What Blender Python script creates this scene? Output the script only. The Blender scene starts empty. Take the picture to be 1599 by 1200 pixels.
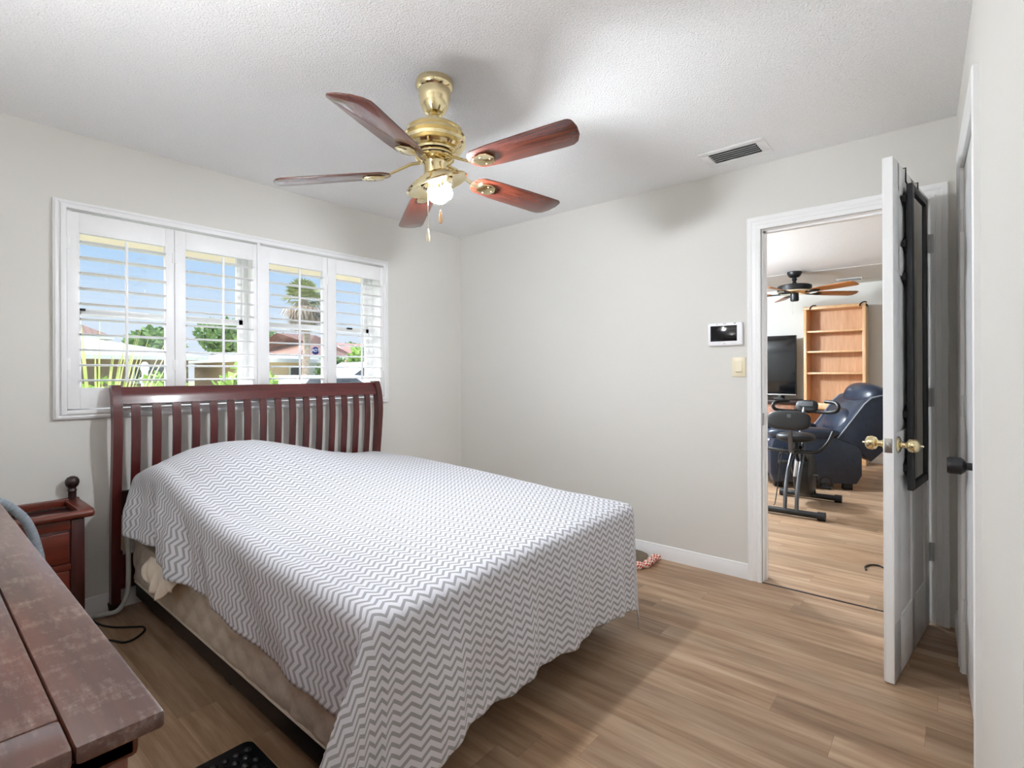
import bpy, bmesh, math, random
from math import sin, cos, pi, radians, sqrt, hypot, atan2
from mathutils import Vector, Matrix, noise

S = bpy.context.scene
COL = S.collection
random.seed(7)

# ------------------------------------------------------------------ camera
FPX, HORIZON, CAMH = 810.8, 583.43, 1.2244
yaw, roll = radians(40.316), radians(-0.231)
cd = bpy.data.cameras.new('camera')
cam = bpy.data.objects.new('camera', cd)
COL.objects.link(cam)
Fv = Vector((cos(yaw), sin(yaw), 0)); R0 = Vector((sin(yaw), -cos(yaw), 0)); U0 = Vector((0, 0, 1))
Rv = R0 * cos(roll) + U0 * sin(roll); Uv = -R0 * sin(roll) + U0 * cos(roll)
cam.matrix_world = Matrix(((Rv.x, Uv.x, -Fv.x, 0), (Rv.y, Uv.y, -Fv.y, 0), (Rv.z, Uv.z, -Fv.z, CAMH), (0, 0, 0, 1)))
cd.sensor_width = 36.0
cd.lens = FPX / 1599 * 36
cd.shift_y = (HORIZON - 600) / 1599
cd.clip_start = 0.02; cd.clip_end = 300
S.camera = cam

# ------------------------------------------------------------------ view, world, sun
S.view_settings.view_transform = 'Standard'
S.view_settings.look = 'None'
S.view_settings.gamma = 1.0
S.view_settings.use_curve_mapping = False
S.view_settings.exposure = 0.08
S.cycles.max_bounces = 14
S.cycles.diffuse_bounces = 8
S.cycles.transparent_max_bounces = 24
S.cycles.caustics_reflective = False
S.cycles.caustics_refractive = False
S.cycles.sample_clamp_indirect = 15.0
S.cycles.use_denoising = True

LAMP_POWER = 830.0         # emission of the fan's bulbs
WORLD_STRENGTH = 1.0
SUN_POWER = 3.0
SKY_FILL = 12.0  # strength of the bright patch added to the sky
LIVING_POWER = 4700.0  # emission of the unseen globe added for the living room
FILL_POWER = 235.0  # emission of the unseen fill uplight added on the dresser

def lin(c):
    return tuple((x / 12.92 if x <= 0.04045 else ((x + 0.055) / 1.055) ** 2.4) for x in (v / 255 for v in c)) + (1.0,)

w = bpy.data.worlds.new('sky'); S.world = w; w.use_nodes = True
nt = w.node_tree; nt.nodes.clear()
out = nt.nodes.new('ShaderNodeOutputWorld'); bg = nt.nodes.new('ShaderNodeBackground')
tc = nt.nodes.new('ShaderNodeTexCoord'); sx = nt.nodes.new('ShaderNodeSeparateXYZ')
rp = nt.nodes.new('ShaderNodeValToRGB'); el = rp.color_ramp.elements
el[0].position = 0.0; el[0].color = lin((226, 236, 248))
el[1].position = 1.0; el[1].color = lin((70, 140, 225))
e = el.new(0.09); e.color = lin((214, 232, 250))
e = el.new(0.26); e.color = lin((146, 200, 248))
e = el.new(0.5); e.color = lin((100, 170, 240))
nt.links.new(tc.outputs['Generated'], sx.inputs[0]); nt.links.new(sx.outputs['Z'], rp.inputs[0])
# bright sky patch added outside the view to send more light through the window
vd = nt.nodes.new('ShaderNodeVectorMath'); vd.operation = 'DOT_PRODUCT'; vd.inputs[1].default_value = Vector((-0.42, 0.72, 0.55)).normalized()
nt.links.new(tc.outputs['Generated'], vd.inputs[0])
cr = nt.nodes.new('ShaderNodeMapRange'); cr.interpolation_type = 'SMOOTHSTEP'
cr.inputs['From Min'].default_value = 0.80; cr.inputs['From Max'].default_value = 0.97; cr.inputs['To Max'].default_value = SKY_FILL
nt.links.new(vd.outputs['Value'], cr.inputs['Value'])
ad = nt.nodes.new('ShaderNodeVectorMath'); ad.operation = 'ADD'
nt.links.new(rp.outputs[0], ad.inputs[0]); nt.links.new(cr.outputs[0], ad.inputs[1])
nt.links.new(ad.outputs[0], bg.inputs[0]); bg.inputs[1].default_value = WORLD_STRENGTH
nt.links.new(bg.outputs[0], out.inputs[0])

sd = bpy.data.lights.new('sun', 'SUN'); sd.energy = SUN_POWER; sd.angle = radians(2.0); sd.color = (1.0, 0.96, 0.88)
sun = bpy.data.objects.new('sun', sd); COL.objects.link(sun)
sun.rotation_euler = (radians(32), 0, radians(-20))      # high sun from behind the house

# ------------------------------------------------------------------ materials
def newmat(name):
    m = bpy.data.materials.new(name); m.use_nodes = True
    return m, m.node_tree, m.node_tree.nodes['Principled BSDF']

def N(nt, kind, **kw):
    n = nt.nodes.new('ShaderNode' + kind)
    for k, v in kw.items(): setattr(n, k, v)
    return n

def math_n(nt, op, a, b=None, c=None):
    n = N(nt, 'Math', operation=op)
    for i, x in enumerate((a, b, c)):
        if x is None: continue
        if isinstance(x, (int, float)): n.inputs[i].default_value = x
        else: nt.links.new(x, n.inputs[i])
    return n.outputs[0]

def coords(nt, scale=(1, 1, 1), rot=(0, 0, 0), kind='Object'):
    t = N(nt, 'TexCoord'); mp = N(nt, 'Mapping')
    mp.inputs['Scale'].default_value = scale; mp.inputs['Rotation'].default_value = rot
    nt.links.new(t.outputs[kind], mp.inputs[0])
    return mp.outputs[0]

def noise_n(nt, vec, scale, detail=3, rough=0.5):
    n = N(nt, 'TexNoise'); n.inputs['Scale'].default_value = scale
    n.inputs['Detail'].default_value = detail; n.inputs['Roughness'].default_value = rough
    nt.links.new(vec, n.inputs['Vector'])
    return n.outputs['Fac']

def ramp_n(nt, fac, stops):
    r = N(nt, 'ValToRGB'); el = r.color_ramp.elements
    el[0].position, el[0].color = stops[0][0], stops[0][1]
    el[1].position, el[1].color = stops[-1][0], stops[-1][1]
    for p, c in stops[1:-1]:
        e = el.new(p); e.color = c
    nt.links.new(fac, r.inputs[0])
    return r.outputs[0]

def mix_n(nt, fac, a, b, blend='MIX'):
    m = N(nt, 'Mix', data_type='RGBA', blend_type=blend)
    for sock, x in ((m.inputs[0], fac), (m.inputs[6], a), (m.inputs[7], b)):
        if isinstance(x, (int, float, tuple)): sock.default_value = x
        else: nt.links.new(x, sock)
    return m.outputs[2]

def bump_n(nt, h, strength, dist, bsdf):
    b = N(nt, 'Bump'); b.inputs['Strength'].default_value = strength; b.inputs['Distance'].default_value = dist
    nt.links.new(h, b.inputs['Height']); nt.links.new(b.outputs[0], bsdf.inputs['Normal'])

def plain(name, rgb, rough=0.5, metal=0.0, vary=0.06, scale=20, bump=0.0, coat=0.0, spec=0.5):
    m, nt, b = newmat(name)
    c = lin(rgb)
    v = coords(nt); f = noise_n(nt, v, scale, 3)
    dark = tuple(x * (1 - vary) for x in c[:3]) + (1,); light = tuple(min(1, x * (1 + vary)) for x in c[:3]) + (1,)
    nt.links.new(ramp_n(nt, f, [(0.3, dark), (0.7, light)]), b.inputs['Base Color'])
    b.inputs['Roughness'].default_value = rough; b.inputs['Metallic'].default_value = metal
    b.inputs['Coat Weight'].default_value = coat; b.inputs['Specular IOR Level'].default_value = spec
    if bump: bump_n(nt, f, bump, 0.002, b)
    return m

def wood(name, dark, light, along='x', scale=1.0, rough=0.35, coat=0.2, streak=14):
    m, nt, b = newmat(name)
    s = {'x': (1.2, streak, streak), 'y': (streak, 1.2, streak), 'z': (streak, streak, 1.2)}[along]
    v = coords(nt, tuple(k * scale for k in s))
    f1 = noise_n(nt, v, 2.2, 5, 0.6); f2 = noise_n(nt, v, 9, 3, 0.6)
    f = math_n(nt, 'ADD', math_n(nt, 'MULTIPLY', f1, 0.7), math_n(nt, 'MULTIPLY', f2, 0.3))
    nt.links.new(ramp_n(nt, f, [(0.32, lin(dark)), (0.68, lin(light))]), b.inputs['Base Color'])
    b.inputs['Roughness'].default_value = rough; b.inputs['Coat Weight'].default_value = coat
    b.inputs['Coat Roughness'].default_value = 0.15
    bump_n(nt, f, 0.08, 0.001, b)
    return m

M = {}
# wall paint: faint roller texture
def wallmat(name, rgb):
    m, nt, b = newmat(name)
    v = coords(nt); f = noise_n(nt, v, 90, 3); g = noise_n(nt, v, 1.3, 2)
    c = lin(rgb)
    nt.links.new(ramp_n(nt, g, [(0.3, tuple(x * .975 for x in c[:3]) + (1,)), (0.7, c)]), b.inputs['Base Color'])
    b.inputs['Roughness'].default_value = 0.75; b.inputs['Specular IOR Level'].default_value = 0.3
    bump_n(nt, f, 0.10, 0.002, b)
    return m
M['wall'] = wallmat('greige_wall_paint', (222, 220, 215))
M['living_wall'] = wallmat('pale_wall_paint', (222, 222, 219))
# popcorn ceiling
m, nt, b = newmat('popcorn_ceiling')
v = coords(nt); f = noise_n(nt, v, 125, 4, 0.62); vo = N(nt, 'TexVoronoi'); vo.inputs['Scale'].default_value = 150
nt.links.new(v, vo.inputs['Vector'])
h = math_n(nt, 'SUBTRACT', f, math_n(nt, 'MULTIPLY', vo.outputs['Distance'], 0.35))
nt.links.new(ramp_n(nt, f, [(0.3, lin((240, 240, 240))), (0.65, lin((248, 248, 248)))]), b.inputs['Base Color'])
b.inputs['Roughness'].default_value = 0.95; b.inputs['Specular IOR Level'].default_value = 0.1
bump_n(nt, h, 0.7, 0.010, b)
M['ceiling'] = m
# vinyl plank floor, planks along Y
m, nt, b = newmat('vinyl_plank_floor')
t = N(nt, 'TexCoord'); sp = N(nt, 'SeparateXYZ'); nt.links.new(t.outputs['Object'], sp.inputs[0])
row = math_n(nt, 'FLOOR', math_n(nt, 'DIVIDE', sp.outputs['X'], 0.127))
wn = N(nt, 'TexWhiteNoise', noise_dimensions='1D'); nt.links.new(row, wn.inputs['W'])
yy = math_n(nt, 'ADD', sp.outputs['Y'], math_n(nt, 'MULTIPLY', wn.outputs['Value'], 7.3))
seg = math_n(nt, 'FLOOR', math_n(nt, 'DIVIDE', yy, 1.22))
cmb = N(nt, 'CombineXYZ'); nt.links.new(row, cmb.inputs[0]); nt.links.new(seg, cmb.inputs[1])
wn2 = N(nt, 'TexWhiteNoise', noise_dimensions='2D'); nt.links.new(cmb.outputs[0], wn2.inputs['Vector'])
plank = wn2.outputs['Value']
gv = N(nt, 'CombineXYZ'); nt.links.new(math_n(nt, 'MULTIPLY', sp.outputs['X'], 22), gv.inputs[0])
nt.links.new(math_n(nt, 'MULTIPLY', sp.outputs['Y'], 1.6), gv.inputs[1]); nt.links.new(math_n(nt, 'MULTIPLY', plank, 40), gv.inputs[2])
g1 = noise_n(nt, gv.outputs[0], 1.3, 6, 0.62)
gv2 = N(nt, 'CombineXYZ'); nt.links.new(math_n(nt, 'MULTIPLY', sp.outputs['X'], 9), gv2.inputs[0])
nt.links.new(math_n(nt, 'MULTIPLY', sp.outputs['Y'], 0.9), gv2.inputs[1]); nt.links.new(math_n(nt, 'MULTIPLY', plank, 17), gv2.inputs[2])
g2 = noise_n(nt, gv2.outputs[0], 1.2, 3, 0.5)
base = ramp_n(nt, math_n(nt, 'ADD', math_n(nt, 'MULTIPLY', g1, 0.55), math_n(nt, 'MULTIPLY', g2, 0.45)),
              [(0.28, lin((112, 86, 64))), (0.45, lin((152, 125, 100))), (0.58, lin((177, 152, 127))), (0.75, lin((193, 172, 148)))])
tint = ramp_n(nt, plank, [(0.0, (0.80, 0.78, 0.77, 1)), (0.4, (0.97, 0.95, 0.93, 1)), (0.7, (1.05, 1.0, 0.95, 1)), (1.0, (1.12, 1.10, 1.09, 1))])
colr = mix_n(nt, 1.0, base, tint, 'MULTIPLY')
fx = math_n(nt, 'FRACT', math_n(nt, 'DIVIDE', sp.outputs['X'], 0.127)); fy = math_n(nt, 'FRACT', math_n(nt, 'DIVIDE', yy, 1.22))
gap = math_n(nt, 'MAXIMUM', math_n(nt, 'LESS_THAN', fx, 0.010), math_n(nt, 'LESS_THAN', fy, 0.0012))
nt.links.new(mix_n(nt, math_n(nt, 'MULTIPLY', gap, 0.45), colr, lin((86, 66, 50))), b.inputs['Base Color'])
b.inputs['Roughness'].default_value = 0.42; b.inputs['Specular IOR Level'].default_value = 0.4
bump_n(nt, math_n(nt, 'SUBTRACT', math_n(nt, 'MULTIPLY', g1, 0.3), gap), 0.15, 0.001, b)
M['floor'] = m
M['white'] = plain('white_semigloss_paint', (240, 240, 240), 0.35, vary=0.01, scale=6)
M['shutter'] = plain('white_shutter_vinyl', (240, 240, 241), 0.4, vary=0.01)
M['closet_white'] = plain('closet_door_white', (234, 235, 236), 0.4, vary=0.015, scale=5)
M['cream'] = plain('cream_fascia_paint', (250, 238, 206), 0.6, vary=0.02)
M['cherry'] = wood('cherry_headboard', (66, 22, 22), (104, 40, 40), 'x', 1.0, 0.32, 0.35)
M['cherry_v'] = wood('cherry_upright', (58, 18, 18), (96, 34, 33), 'z', 1.0, 0.32, 0.35)
M['dark_wood'] = wood('dark_brown_wood', (30, 14, 12), (48, 24, 20), 'x', 1.0, 0.4, 0.2)
M['stand_wood'] = wood('mahogany_nightstand', (72, 24, 14), (116, 46, 27), 'x', 1.0, 0.36, 0.3)
M['stand_dark'] = wood('mahogany_dark', (46, 16, 16), (72, 28, 24), 'z', 1.0, 0.36, 0.3)
M['blade'] = wood('rosewood_blade', (54, 22, 18), (118, 58, 42), 'x', 1.6, 0.25, 1.0, 24)
for k_ in ('blade',):
    p_ = M[k_].node_tree.nodes['Principled BSDF']; p_.inputs['Coat IOR'].default_value = 1.65; p_.inputs['Coat Roughness'].default_value = 0.08; p_.inputs['Coat Weight'].default_value = 0.6
M['oak'] = wood('honey_oak', (206, 160, 112), (228, 188, 142), 'z', 1.0, 0.4, 0.15)
M['oak_back'] = wood('oak_back_panel', (196, 146, 104), (220, 178, 136), 'z', 0.7, 0.45, 0.1)
M['tv_wood'] = wood('brown_tv_stand', (112, 64, 40), (158, 104, 66), 'x', 1.0, 0.4, 0.2)
M['fan_blade2'] = wood('light_walnut_blade', (140, 82, 36), (176, 110, 52), 'x', 1.4, 0.4, 0.2)
M['brass'] = plain('polished_brass', (236, 220, 176), 0.12, 1.0, 0.02)
M['brass_pale'] = plain('pale_brass', (240, 230, 202), 0.2, 1.0, 0.02)
M['nickel'] = plain('brushed_nickel', (176, 174, 170), 0.3, 1.0, 0.04)
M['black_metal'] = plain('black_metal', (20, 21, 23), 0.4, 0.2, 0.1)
M['bronze'] = plain('dark_pewter_knob', (62, 62, 64), 0.35, 0.8, 0.1)
M['black'] = plain('black_plastic', (11, 11, 13), 0.45, 0.0, 0.1)
M['mirror_frame'] = plain('charcoal_mirror_frame', (40, 42, 46), 0.4, 0.0, 0.15, 30)
M['dark_gap'] = plain('dark_recess', (24, 22, 20), 0.8)
M['ivory'] = plain('ivory_plastic', (232, 220, 192), 0.35, vary=0.01)
M['plastic_white'] = plain('white_plastic', (244, 244, 247), 0.35, vary=0.01)
M['grey_metal'] = plain('grey_vent_metal', (205, 205, 205), 0.5, 0.0, 0.05)
M['vent_white'] = plain('white_vent_metal', (232, 232, 232), 0.45, 0.0, 0.02)
M['bs_fabric'] = plain('beige_box_spring_fabric', (205, 196, 182), 0.9, 0, 0.06, 60, 0.2)
M['cream_cloth'] = plain('cream_cotton', (236, 224, 208), 0.9, 0, 0.03, 60, 0.15)
M['taupe'] = plain('taupe_fabric', (118, 104, 88), 0.95, 0, 0.08, 80, 0.2)
M['leather'] = plain('navy_leather', (27, 37, 54), 0.32, 0, 0.25, 30, 0.25, 0.1)
M['leather_black'] = plain('black_vinyl', (15, 16, 20), 0.45, 0, 0.1, 60, 0.1)
M['piping'] = plain('grey_piping', (128, 134, 142), 0.5)
M['steel_grey'] = plain('grey_painted_tube', (92, 94, 98), 0.3, 0.7, 0.05)
M['rubber'] = plain('rubber_mat', (16, 19, 26), 0.35, 0, 0.15, 40)
M['cord'] = plain('black_cord', (12, 12, 13), 0.5)
M['sticker'] = plain('navy_sticker', (28, 44, 112), 0.5, vary=0.03)
M['sticker_white'] = plain('sticker_white', (235, 240, 250), 0.5, vary=0.01)
M['screen'] = plain('dark_screen', (14, 15, 17), 0.12, 0, 0.05, 2)
M['tan_stucco'] = plain('tan_stucco', (226, 196, 160), 0.9, 0, 0.04, 8, 0.2)
M['white_stucco'] = plain('white_stucco', (232, 232, 230), 0.9, 0, 0.03, 8, 0.1)
M['salmon_roof'] = plain('salmon_tile_roof', (206, 150, 134), 0.8, 0, 0.12, 12, 0.4)
M['brown_roof'] = plain('brown_tile_roof', (156, 120, 104), 0.8, 0, 0.15, 12, 0.4)
M['white_roof'] = plain('white_tile_roof', (246, 246, 246), 0.7, 0, 0.02, 8)
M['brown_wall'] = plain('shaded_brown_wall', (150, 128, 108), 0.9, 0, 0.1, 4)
M['fence_wood'] = plain('weathered_fence', (158, 134, 118), 0.9, 0, 0.15, 3)
M['lawn'] = plain('lawn_grass', (176, 184, 128), 0.95, 0, 0.25, 3)
M['asphalt'] = plain('pale_asphalt', (190, 188, 184), 0.9, 0, 0.05, 6)
M['trunk'] = plain('palm_trunk', (182, 160, 140), 0.9, 0, 0.2, 8, 0.4)
M['car_paint'] = plain('white_car_paint', (240, 242, 246), 0.2, 0, 0.01, 2, 0, 0.6)
M['car_glass'] = plain('dark_car_glass', (70, 78, 86), 0.1)
M['red_cloth'] = None

def leafmat(name, a, b_):
    m, nt, b = newmat(name)
    v = coords(nt); f = noise_n(nt, v, 3.5, 4, 0.6)
    nt.links.new(ramp_n(nt, f, [(0.3, lin(a)), (0.7, lin(b_))]), b.inputs['Base Color'])
    b.inputs['Roughness'].default_value = 0.6
    return m
M['leaf'] = leafmat('bright_leaf', (120, 168, 62), (196, 222, 120))
M['leaf_dark'] = leafmat('mid_green_leaf', (88, 128, 66), (150, 184, 104))
M['grass_blade'] = leafmat('pale_blade_leaf', (170, 190, 96), (226, 232, 160))
M['palm_green'] = leafmat('palm_frond', (128, 140, 92), (186, 192, 130))
M['palm_dead'] = leafmat('dry_palm_skirt', (150, 132, 112), (196, 180, 158))

def striped(name, base_mat_rgb, rgb2, per, rough=0.5, axis='X'):
    m, nt, b = newmat(name)
    t = N(nt, 'TexCoord'); sp = N(nt, 'SeparateXYZ'); nt.links.new(t.outputs['Object'], sp.inputs[0])
    f = math_n(nt, 'FRACT', math_n(nt, 'DIVIDE', sp.outputs[axis], per))
    nt.links.new(mix_n(nt, math_n(nt, 'LESS_THAN', f, 0.14), lin(base_mat_rgb), lin(rgb2)), b.inputs['Base Color'])
    b.inputs['Roughness'].default_value = rough
    return m

def glass(name, tint=(1, 1, 1, 1), refl=0.05, rough=0.02):
    m = bpy.data.materials.new(name); m.use_nodes = True; nt = m.node_tree; nt.nodes.clear()
    o = N(nt, 'OutputMaterial'); mx = N(nt, 'MixShader'); tr = N(nt, 'BsdfTransparent'); gl = N(nt, 'BsdfGlossy')
    tr.inputs[0].default_value = tint; gl.inputs['Roughness'].default_value = rough; mx.inputs[0].default_value = refl
    nt.links.new(tr.outputs[0], mx.inputs[1]); nt.links.new(gl.outputs[0], mx.inputs[2]); nt.links.new(mx.outputs[0], o.inputs[0])
    return m
M['glass'] = glass('window_glass')

m, nt, b = newmat('mirror_glass')
b.inputs['Metallic'].default_value = 1.0; b.inputs['Base Color'].default_value = (0.86, 0.87, 0.86, 1); b.inputs['Roughness'].default_value = 0.02
M['mirror'] = m

def emitter(name, rgb, strength):
    m, nt, b = newmat(name)
    b.inputs['Base Color'].default_value = (0.9, 0.9, 0.9, 1)
    b.inputs['Emission Color'].default_value = rgb; b.inputs['Emission Strength'].default_value = strength
    return m
M['bulb'] = emitter('lit_bulb_glass', (0.90, 0.95, 1.0, 1), LAMP_POWER)
M['fill_diffuser'] = emitter('lit_fill_diffuser', (0.97, 0.98, 1.0, 1), FILL_POWER)
M['living_fill'] = emitter('lit_living_fill_glass', (0.86, 0.95, 1.03, 1), LIVING_POWER / 10)

# chevron cotton: zigzag stripes in cloth (UV) metres
def chevron(name, gap_rgb, stripe_rgb):
    m, nt, b = newmat(name)
    uv = N(nt, 'UVMap'); sp = N(nt, 'SeparateXYZ'); nt.links.new(uv.outputs[0], sp.inputs[0])
    a = math_n(nt, 'FRACT', math_n(nt, 'DIVIDE', sp.outputs['X'], 0.050))
    tri = math_n(nt, 'ABSOLUTE', math_n(nt, 'SUBTRACT', a, 0.5))          # 0..0.5
    t = math_n(nt, 'ADD', sp.outputs['Y'], math_n(nt, 'MULTIPLY', tri, 0.042))
    f = math_n(nt, 'FRACT', math_n(nt, 'DIVIDE', t, 0.0275))
    stripe = math_n(nt, 'LESS_THAN', f, 0.42)
    nt.links.new(mix_n(nt, stripe, lin(gap_rgb), lin(stripe_rgb)), b.inputs['Base Color'])
    b.inputs['Roughness'].default_value = 0.85; b.inputs['Specular IOR Level'].default_value = 0.25
    b.inputs['Sheen Weight'].default_value = 0.1
    return m
M['chevron'] = chevron('chevron_cotton', (216, 217, 224), (160, 160, 164))
# red and white checks
m, nt, b = newmat('red_white_checks')
v = coords(nt, kind='UV'); ck = N(nt, 'TexChecker'); ck.inputs['Scale'].default_value = 16
ck.inputs[1].default_value = lin((196, 74, 54)); ck.inputs[2].default_value = lin((240, 226, 214)); nt.links.new(v, ck.inputs[0])
nt.links.new(ck.outputs[0], b.inputs['Base Color']); b.inputs['Roughness'].default_value = 0.9
M['red_cloth'] = m
# worn dresser top
m, nt, b = newmat('worn_mahogany_top')
v = coords(nt, (14, 1.2, 14)); f1 = noise_n(nt, v, 2.0, 5, 0.6)
base = ramp_n(nt, f1, [(0.3, lin((66, 32, 22))), (0.7, lin((102, 57, 40)))])
v2 = coords(nt, (4, 9, 5)); wear = noise_n(nt, v2, 2.2, 8, 0.75)
v3 = coords(nt, (40, 8, 40), (0, 0, 0.6)); sc = noise_n(nt, v3, 3.0, 4, 0.7)
wsum = math_n(nt, 'ADD', math_n(nt, 'MULTIPLY', wear, 0.6), math_n(nt, 'MULTIPLY', sc, 0.4))
wf = math_n(nt, 'MULTIPLY', ramp_n(nt, wsum, [(0.50, (0, 0, 0, 1)), (0.58, (.35, .35, .35, 1)), (0.66, (1, 1, 1, 1))]), 0.6)
nt.links.new(mix_n(nt, wf, base, lin((168, 146, 134))), b.inputs['Base Color'])
nt.links.new(math_n(nt, 'ADD', 0.26, math_n(nt, 'MULTIPLY', wear, 0.22)), b.inputs['Roughness'])
b.inputs['Coat Weight'].default_value = 0.7; b.inputs['Coat Roughness'].default_value = 0.22; b.inputs['Coat IOR'].default_value = 1.55
bump_n(nt, sc, 0.06, 0.001, b)
M['dresser_top'] = m
M['dresser_wood'] = wood('mahogany_dresser', (92, 42, 24), (138, 72, 40), 'z', 1.0, 0.38, 0.25)
# corrugated breathing hose, rings along the tube (UV v)
M['hose'] = plain('grey_hose_plastic', (200, 202, 198), 0.4, vary=0.03)
M['hose_dark'] = plain('blue_grey_hose', (136, 146, 154), 0.45, vary=0.03)
# quilted box spring side drawn by geometry, tiles roof stripes
M['white_metal_roof'] = striped('white_ribbed_roof', (248, 248, 248), (214, 216, 220), 0.55)
M['salmon_tiles'] = striped('salmon_ribbed_tiles', (212, 156, 140), (180, 124, 108), 0.3)
M['brown_tiles'] = striped('brown_ribbed_tiles', (164, 128, 110), (130, 96, 82), 0.35)

# ------------------------------------------------------------------ mesh helpers
WM = {}
class MB:
    """Collects shapes in one bmesh; build() links it as one object."""
    def __init__(self): self.bm = bmesh.new(); self.uv = None
    def _add(self, verts, faces, mtx=None):
        vs = [self.bm.verts.new(mtx @ Vector(v) if mtx else v) for v in verts]
        fs = []
        for f in faces:
            try: fs.append(self.bm.faces.new([vs[i] for i in f]))
            except ValueError: pass
        return vs, fs
    def box(self, a, b, bev=0.0, mtx=None, seg=2):
        x0, y0, z0 = (min(p, q) for p, q in zip(a, b)); x1, y1, z1 = (max(p, q) for p, q in zip(a, b))
        t = bmesh.new(); bmesh.ops.create_cube(t, size=1.0)
        for v in t.verts: v.co = Vector(((x0 + x1) / 2 + v.co.x * (x1 - x0), (y0 + y1) / 2 + v.co.y * (y1 - y0), (z0 + z1) / 2 + v.co.z * (z1 - z0)))
        if bev > 0:
            bmesh.ops.bevel(t, geom=list(t.edges), offset=min(bev, 0.45 * min(x1 - x0, y1 - y0, z1 - z0)), segments=seg, profile=0.5, affect='EDGES')
        return self.merge(t, mtx)
    def merge(self, t, mtx=None):
        mp = {}
        for v in t.verts: mp[v] = self.bm.verts.new(mtx @ v.co if mtx else v.co)
        for f in t.faces: self.bm.faces.new([mp[v] for v in f.verts])
        t.free(); return self
    def prism(self, poly, h0, h1, axis='z', mtx=None, bev=0.0):
        """poly: 2D outline; extruded along axis. axis x: poly=(y,z); y: (x,z); z: (x,y)"""
        def P(p, h): return {'x': (h, p[0], p[1]), 'y': (p[0], h, p[1]), 'z': (p[0], p[1], h)}[axis]
        t = bmesh.new(); n = len(poly)
        lo = [t.verts.new(P(p, h0)) for p in poly]; hi = [t.verts.new(P(p, h1)) for p in poly]
        caps = [t.faces.new(lo), t.faces.new(hi)]
        for i in range(n): t.faces.new((lo[i], lo[(i + 1) % n], hi[(i + 1) % n], hi[i]))
        bmesh.ops.recalc_face_normals(t, faces=list(t.faces))
        if bev > 0:
            ed = [e for f in caps for e in f.edges]
            bmesh.ops.bevel(t, geom=ed, offset=bev, segments=2, profile=0.5, affect='EDGES')
        return self.merge(t, mtx)
    def lathe(self, prof, seg=32, mtx=None, center=(0, 0, 0)):
        c = Vector(center); rings = []
        for r, z in prof:
            if r < 1e-6: rings.append([self._v((c.x, c.y, c.z + z), mtx)])
            else: rings.append([self._v((c.x + r * cos(2 * pi * i / seg), c.y + r * sin(2 * pi * i / seg), c.z + z), mtx) for i in range(seg)])
        for a, b in zip(rings, rings[1:]):
            for i in range(seg):
                j = (i + 1) % seg
                q = [a[i % len(a)], a[j % len(a)], b[j % len(b)], b[i % len(b)]]
                q2 = []
                for v in q:
                    if v not in q2: q2.append(v)
                if len(q2) > 2:
                    try: self.bm.faces.new(q2)
                    except ValueError: pass
        for rg in (rings[0], rings[-1]):
            if len(rg) > 2:
                try: self.bm.faces.new(rg)
                except ValueError: pass
        return self
    def _v(self, p, mtx): return self.bm.verts.new(mtx @ Vector(p) if mtx else p)
    def tube(self, pts, r, seg=10, closed=False, mtx=None, flat=1.0, uvlen=None):
        pts = [Vector(p) for p in pts]; n = len(pts); rad = r if isinstance(r, (list, tuple)) else [r] * n
        rings = []; up = None
        for i, p in enumerate(pts):
            if closed: d = pts[(i + 1) % n] - pts[i - 1]
            else: d = pts[min(i + 1, n - 1)] - pts[max(i - 1, 0)]
            d.normalize()
            if up is None:
                up = Vector((0, 0, 1)) if abs(d.z) < 0.9 else Vector((1, 0, 0))
            s = d.cross(up); s.normalize(); up = s.cross(d); up.normalize()
            rings.append([self._v(p + (s * cos(2 * pi * k / seg) + up * sin(2 * pi * k / seg) * flat) * rad[i], mtx) for k in range(seg)])
        rng = range(n if closed else n - 1)
        for i in rng:
            a, b = rings[i], rings[(i + 1) % n]
            for k in range(seg):
                self.bm.faces.new((a[k], a[(k + 1) % seg], b[(k + 1) % seg], b[k]))
        if not closed:
            self.bm.faces.new(rings[0]); self.bm.faces.new(rings[-1])
        return self
    def ball(self, c, r, seg=20, mtx=None):
        rx, ry, rz = r if isinstance(r, (list, tuple)) else (r, r, r)
        t = bmesh.new(); bmesh.ops.create_uvsphere(t, u_segments=seg, v_segments=max(8, seg // 2), radius=1.0)
        for v in t.verts: v.co = Vector((c[0] + v.co.x * rx, c[1] + v.co.y * ry, c[2] + v.co.z * rz))
        return self.merge(t, mtx)
    def pillow(self, c, size, p=3.0, seg=28, mtx=None, puff=0.0):
        """superellipsoid cushion"""
        t = bmesh.new(); bmesh.ops.create_uvsphere(t, u_segments=seg, v_segments=seg // 2, radius=1.0)
        for v in t.verts:
            x, y, z = v.co
            n = (abs(x) ** p + abs(y) ** p + abs(z) ** p) ** (1 / p)
            x, y, z = x / n, y / n, z / n
            v.co = Vector((c[0] + x * size[0] / 2, c[1] + y * size[1] / 2, c[2] + z * size[2] / 2))
        return self.merge(t, mtx)
    def grid(self, nu, nv, fn, uvfn=None, mtx=None):
        vs = [[self._v(fn(i / (nu - 1), j / (nv - 1)), mtx) for j in range(nv)] for i in range(nu)]
        lay = self.bm.loops.layers.uv.verify() if uvfn else None
        for i in range(nu - 1):
            for j in range(nv - 1):
                f = self.bm.faces.new((vs[i][j], vs[i + 1][j], vs[i + 1][j + 1], vs[i][j + 1]))
                if lay:
                    for l, (a, b) in zip(f.loops, ((i, j), (i + 1, j), (i + 1, j + 1), (i, j + 1))):
                        l[lay].uv = uvfn(a / (nu - 1), b / (nv - 1))
        return self
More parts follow.
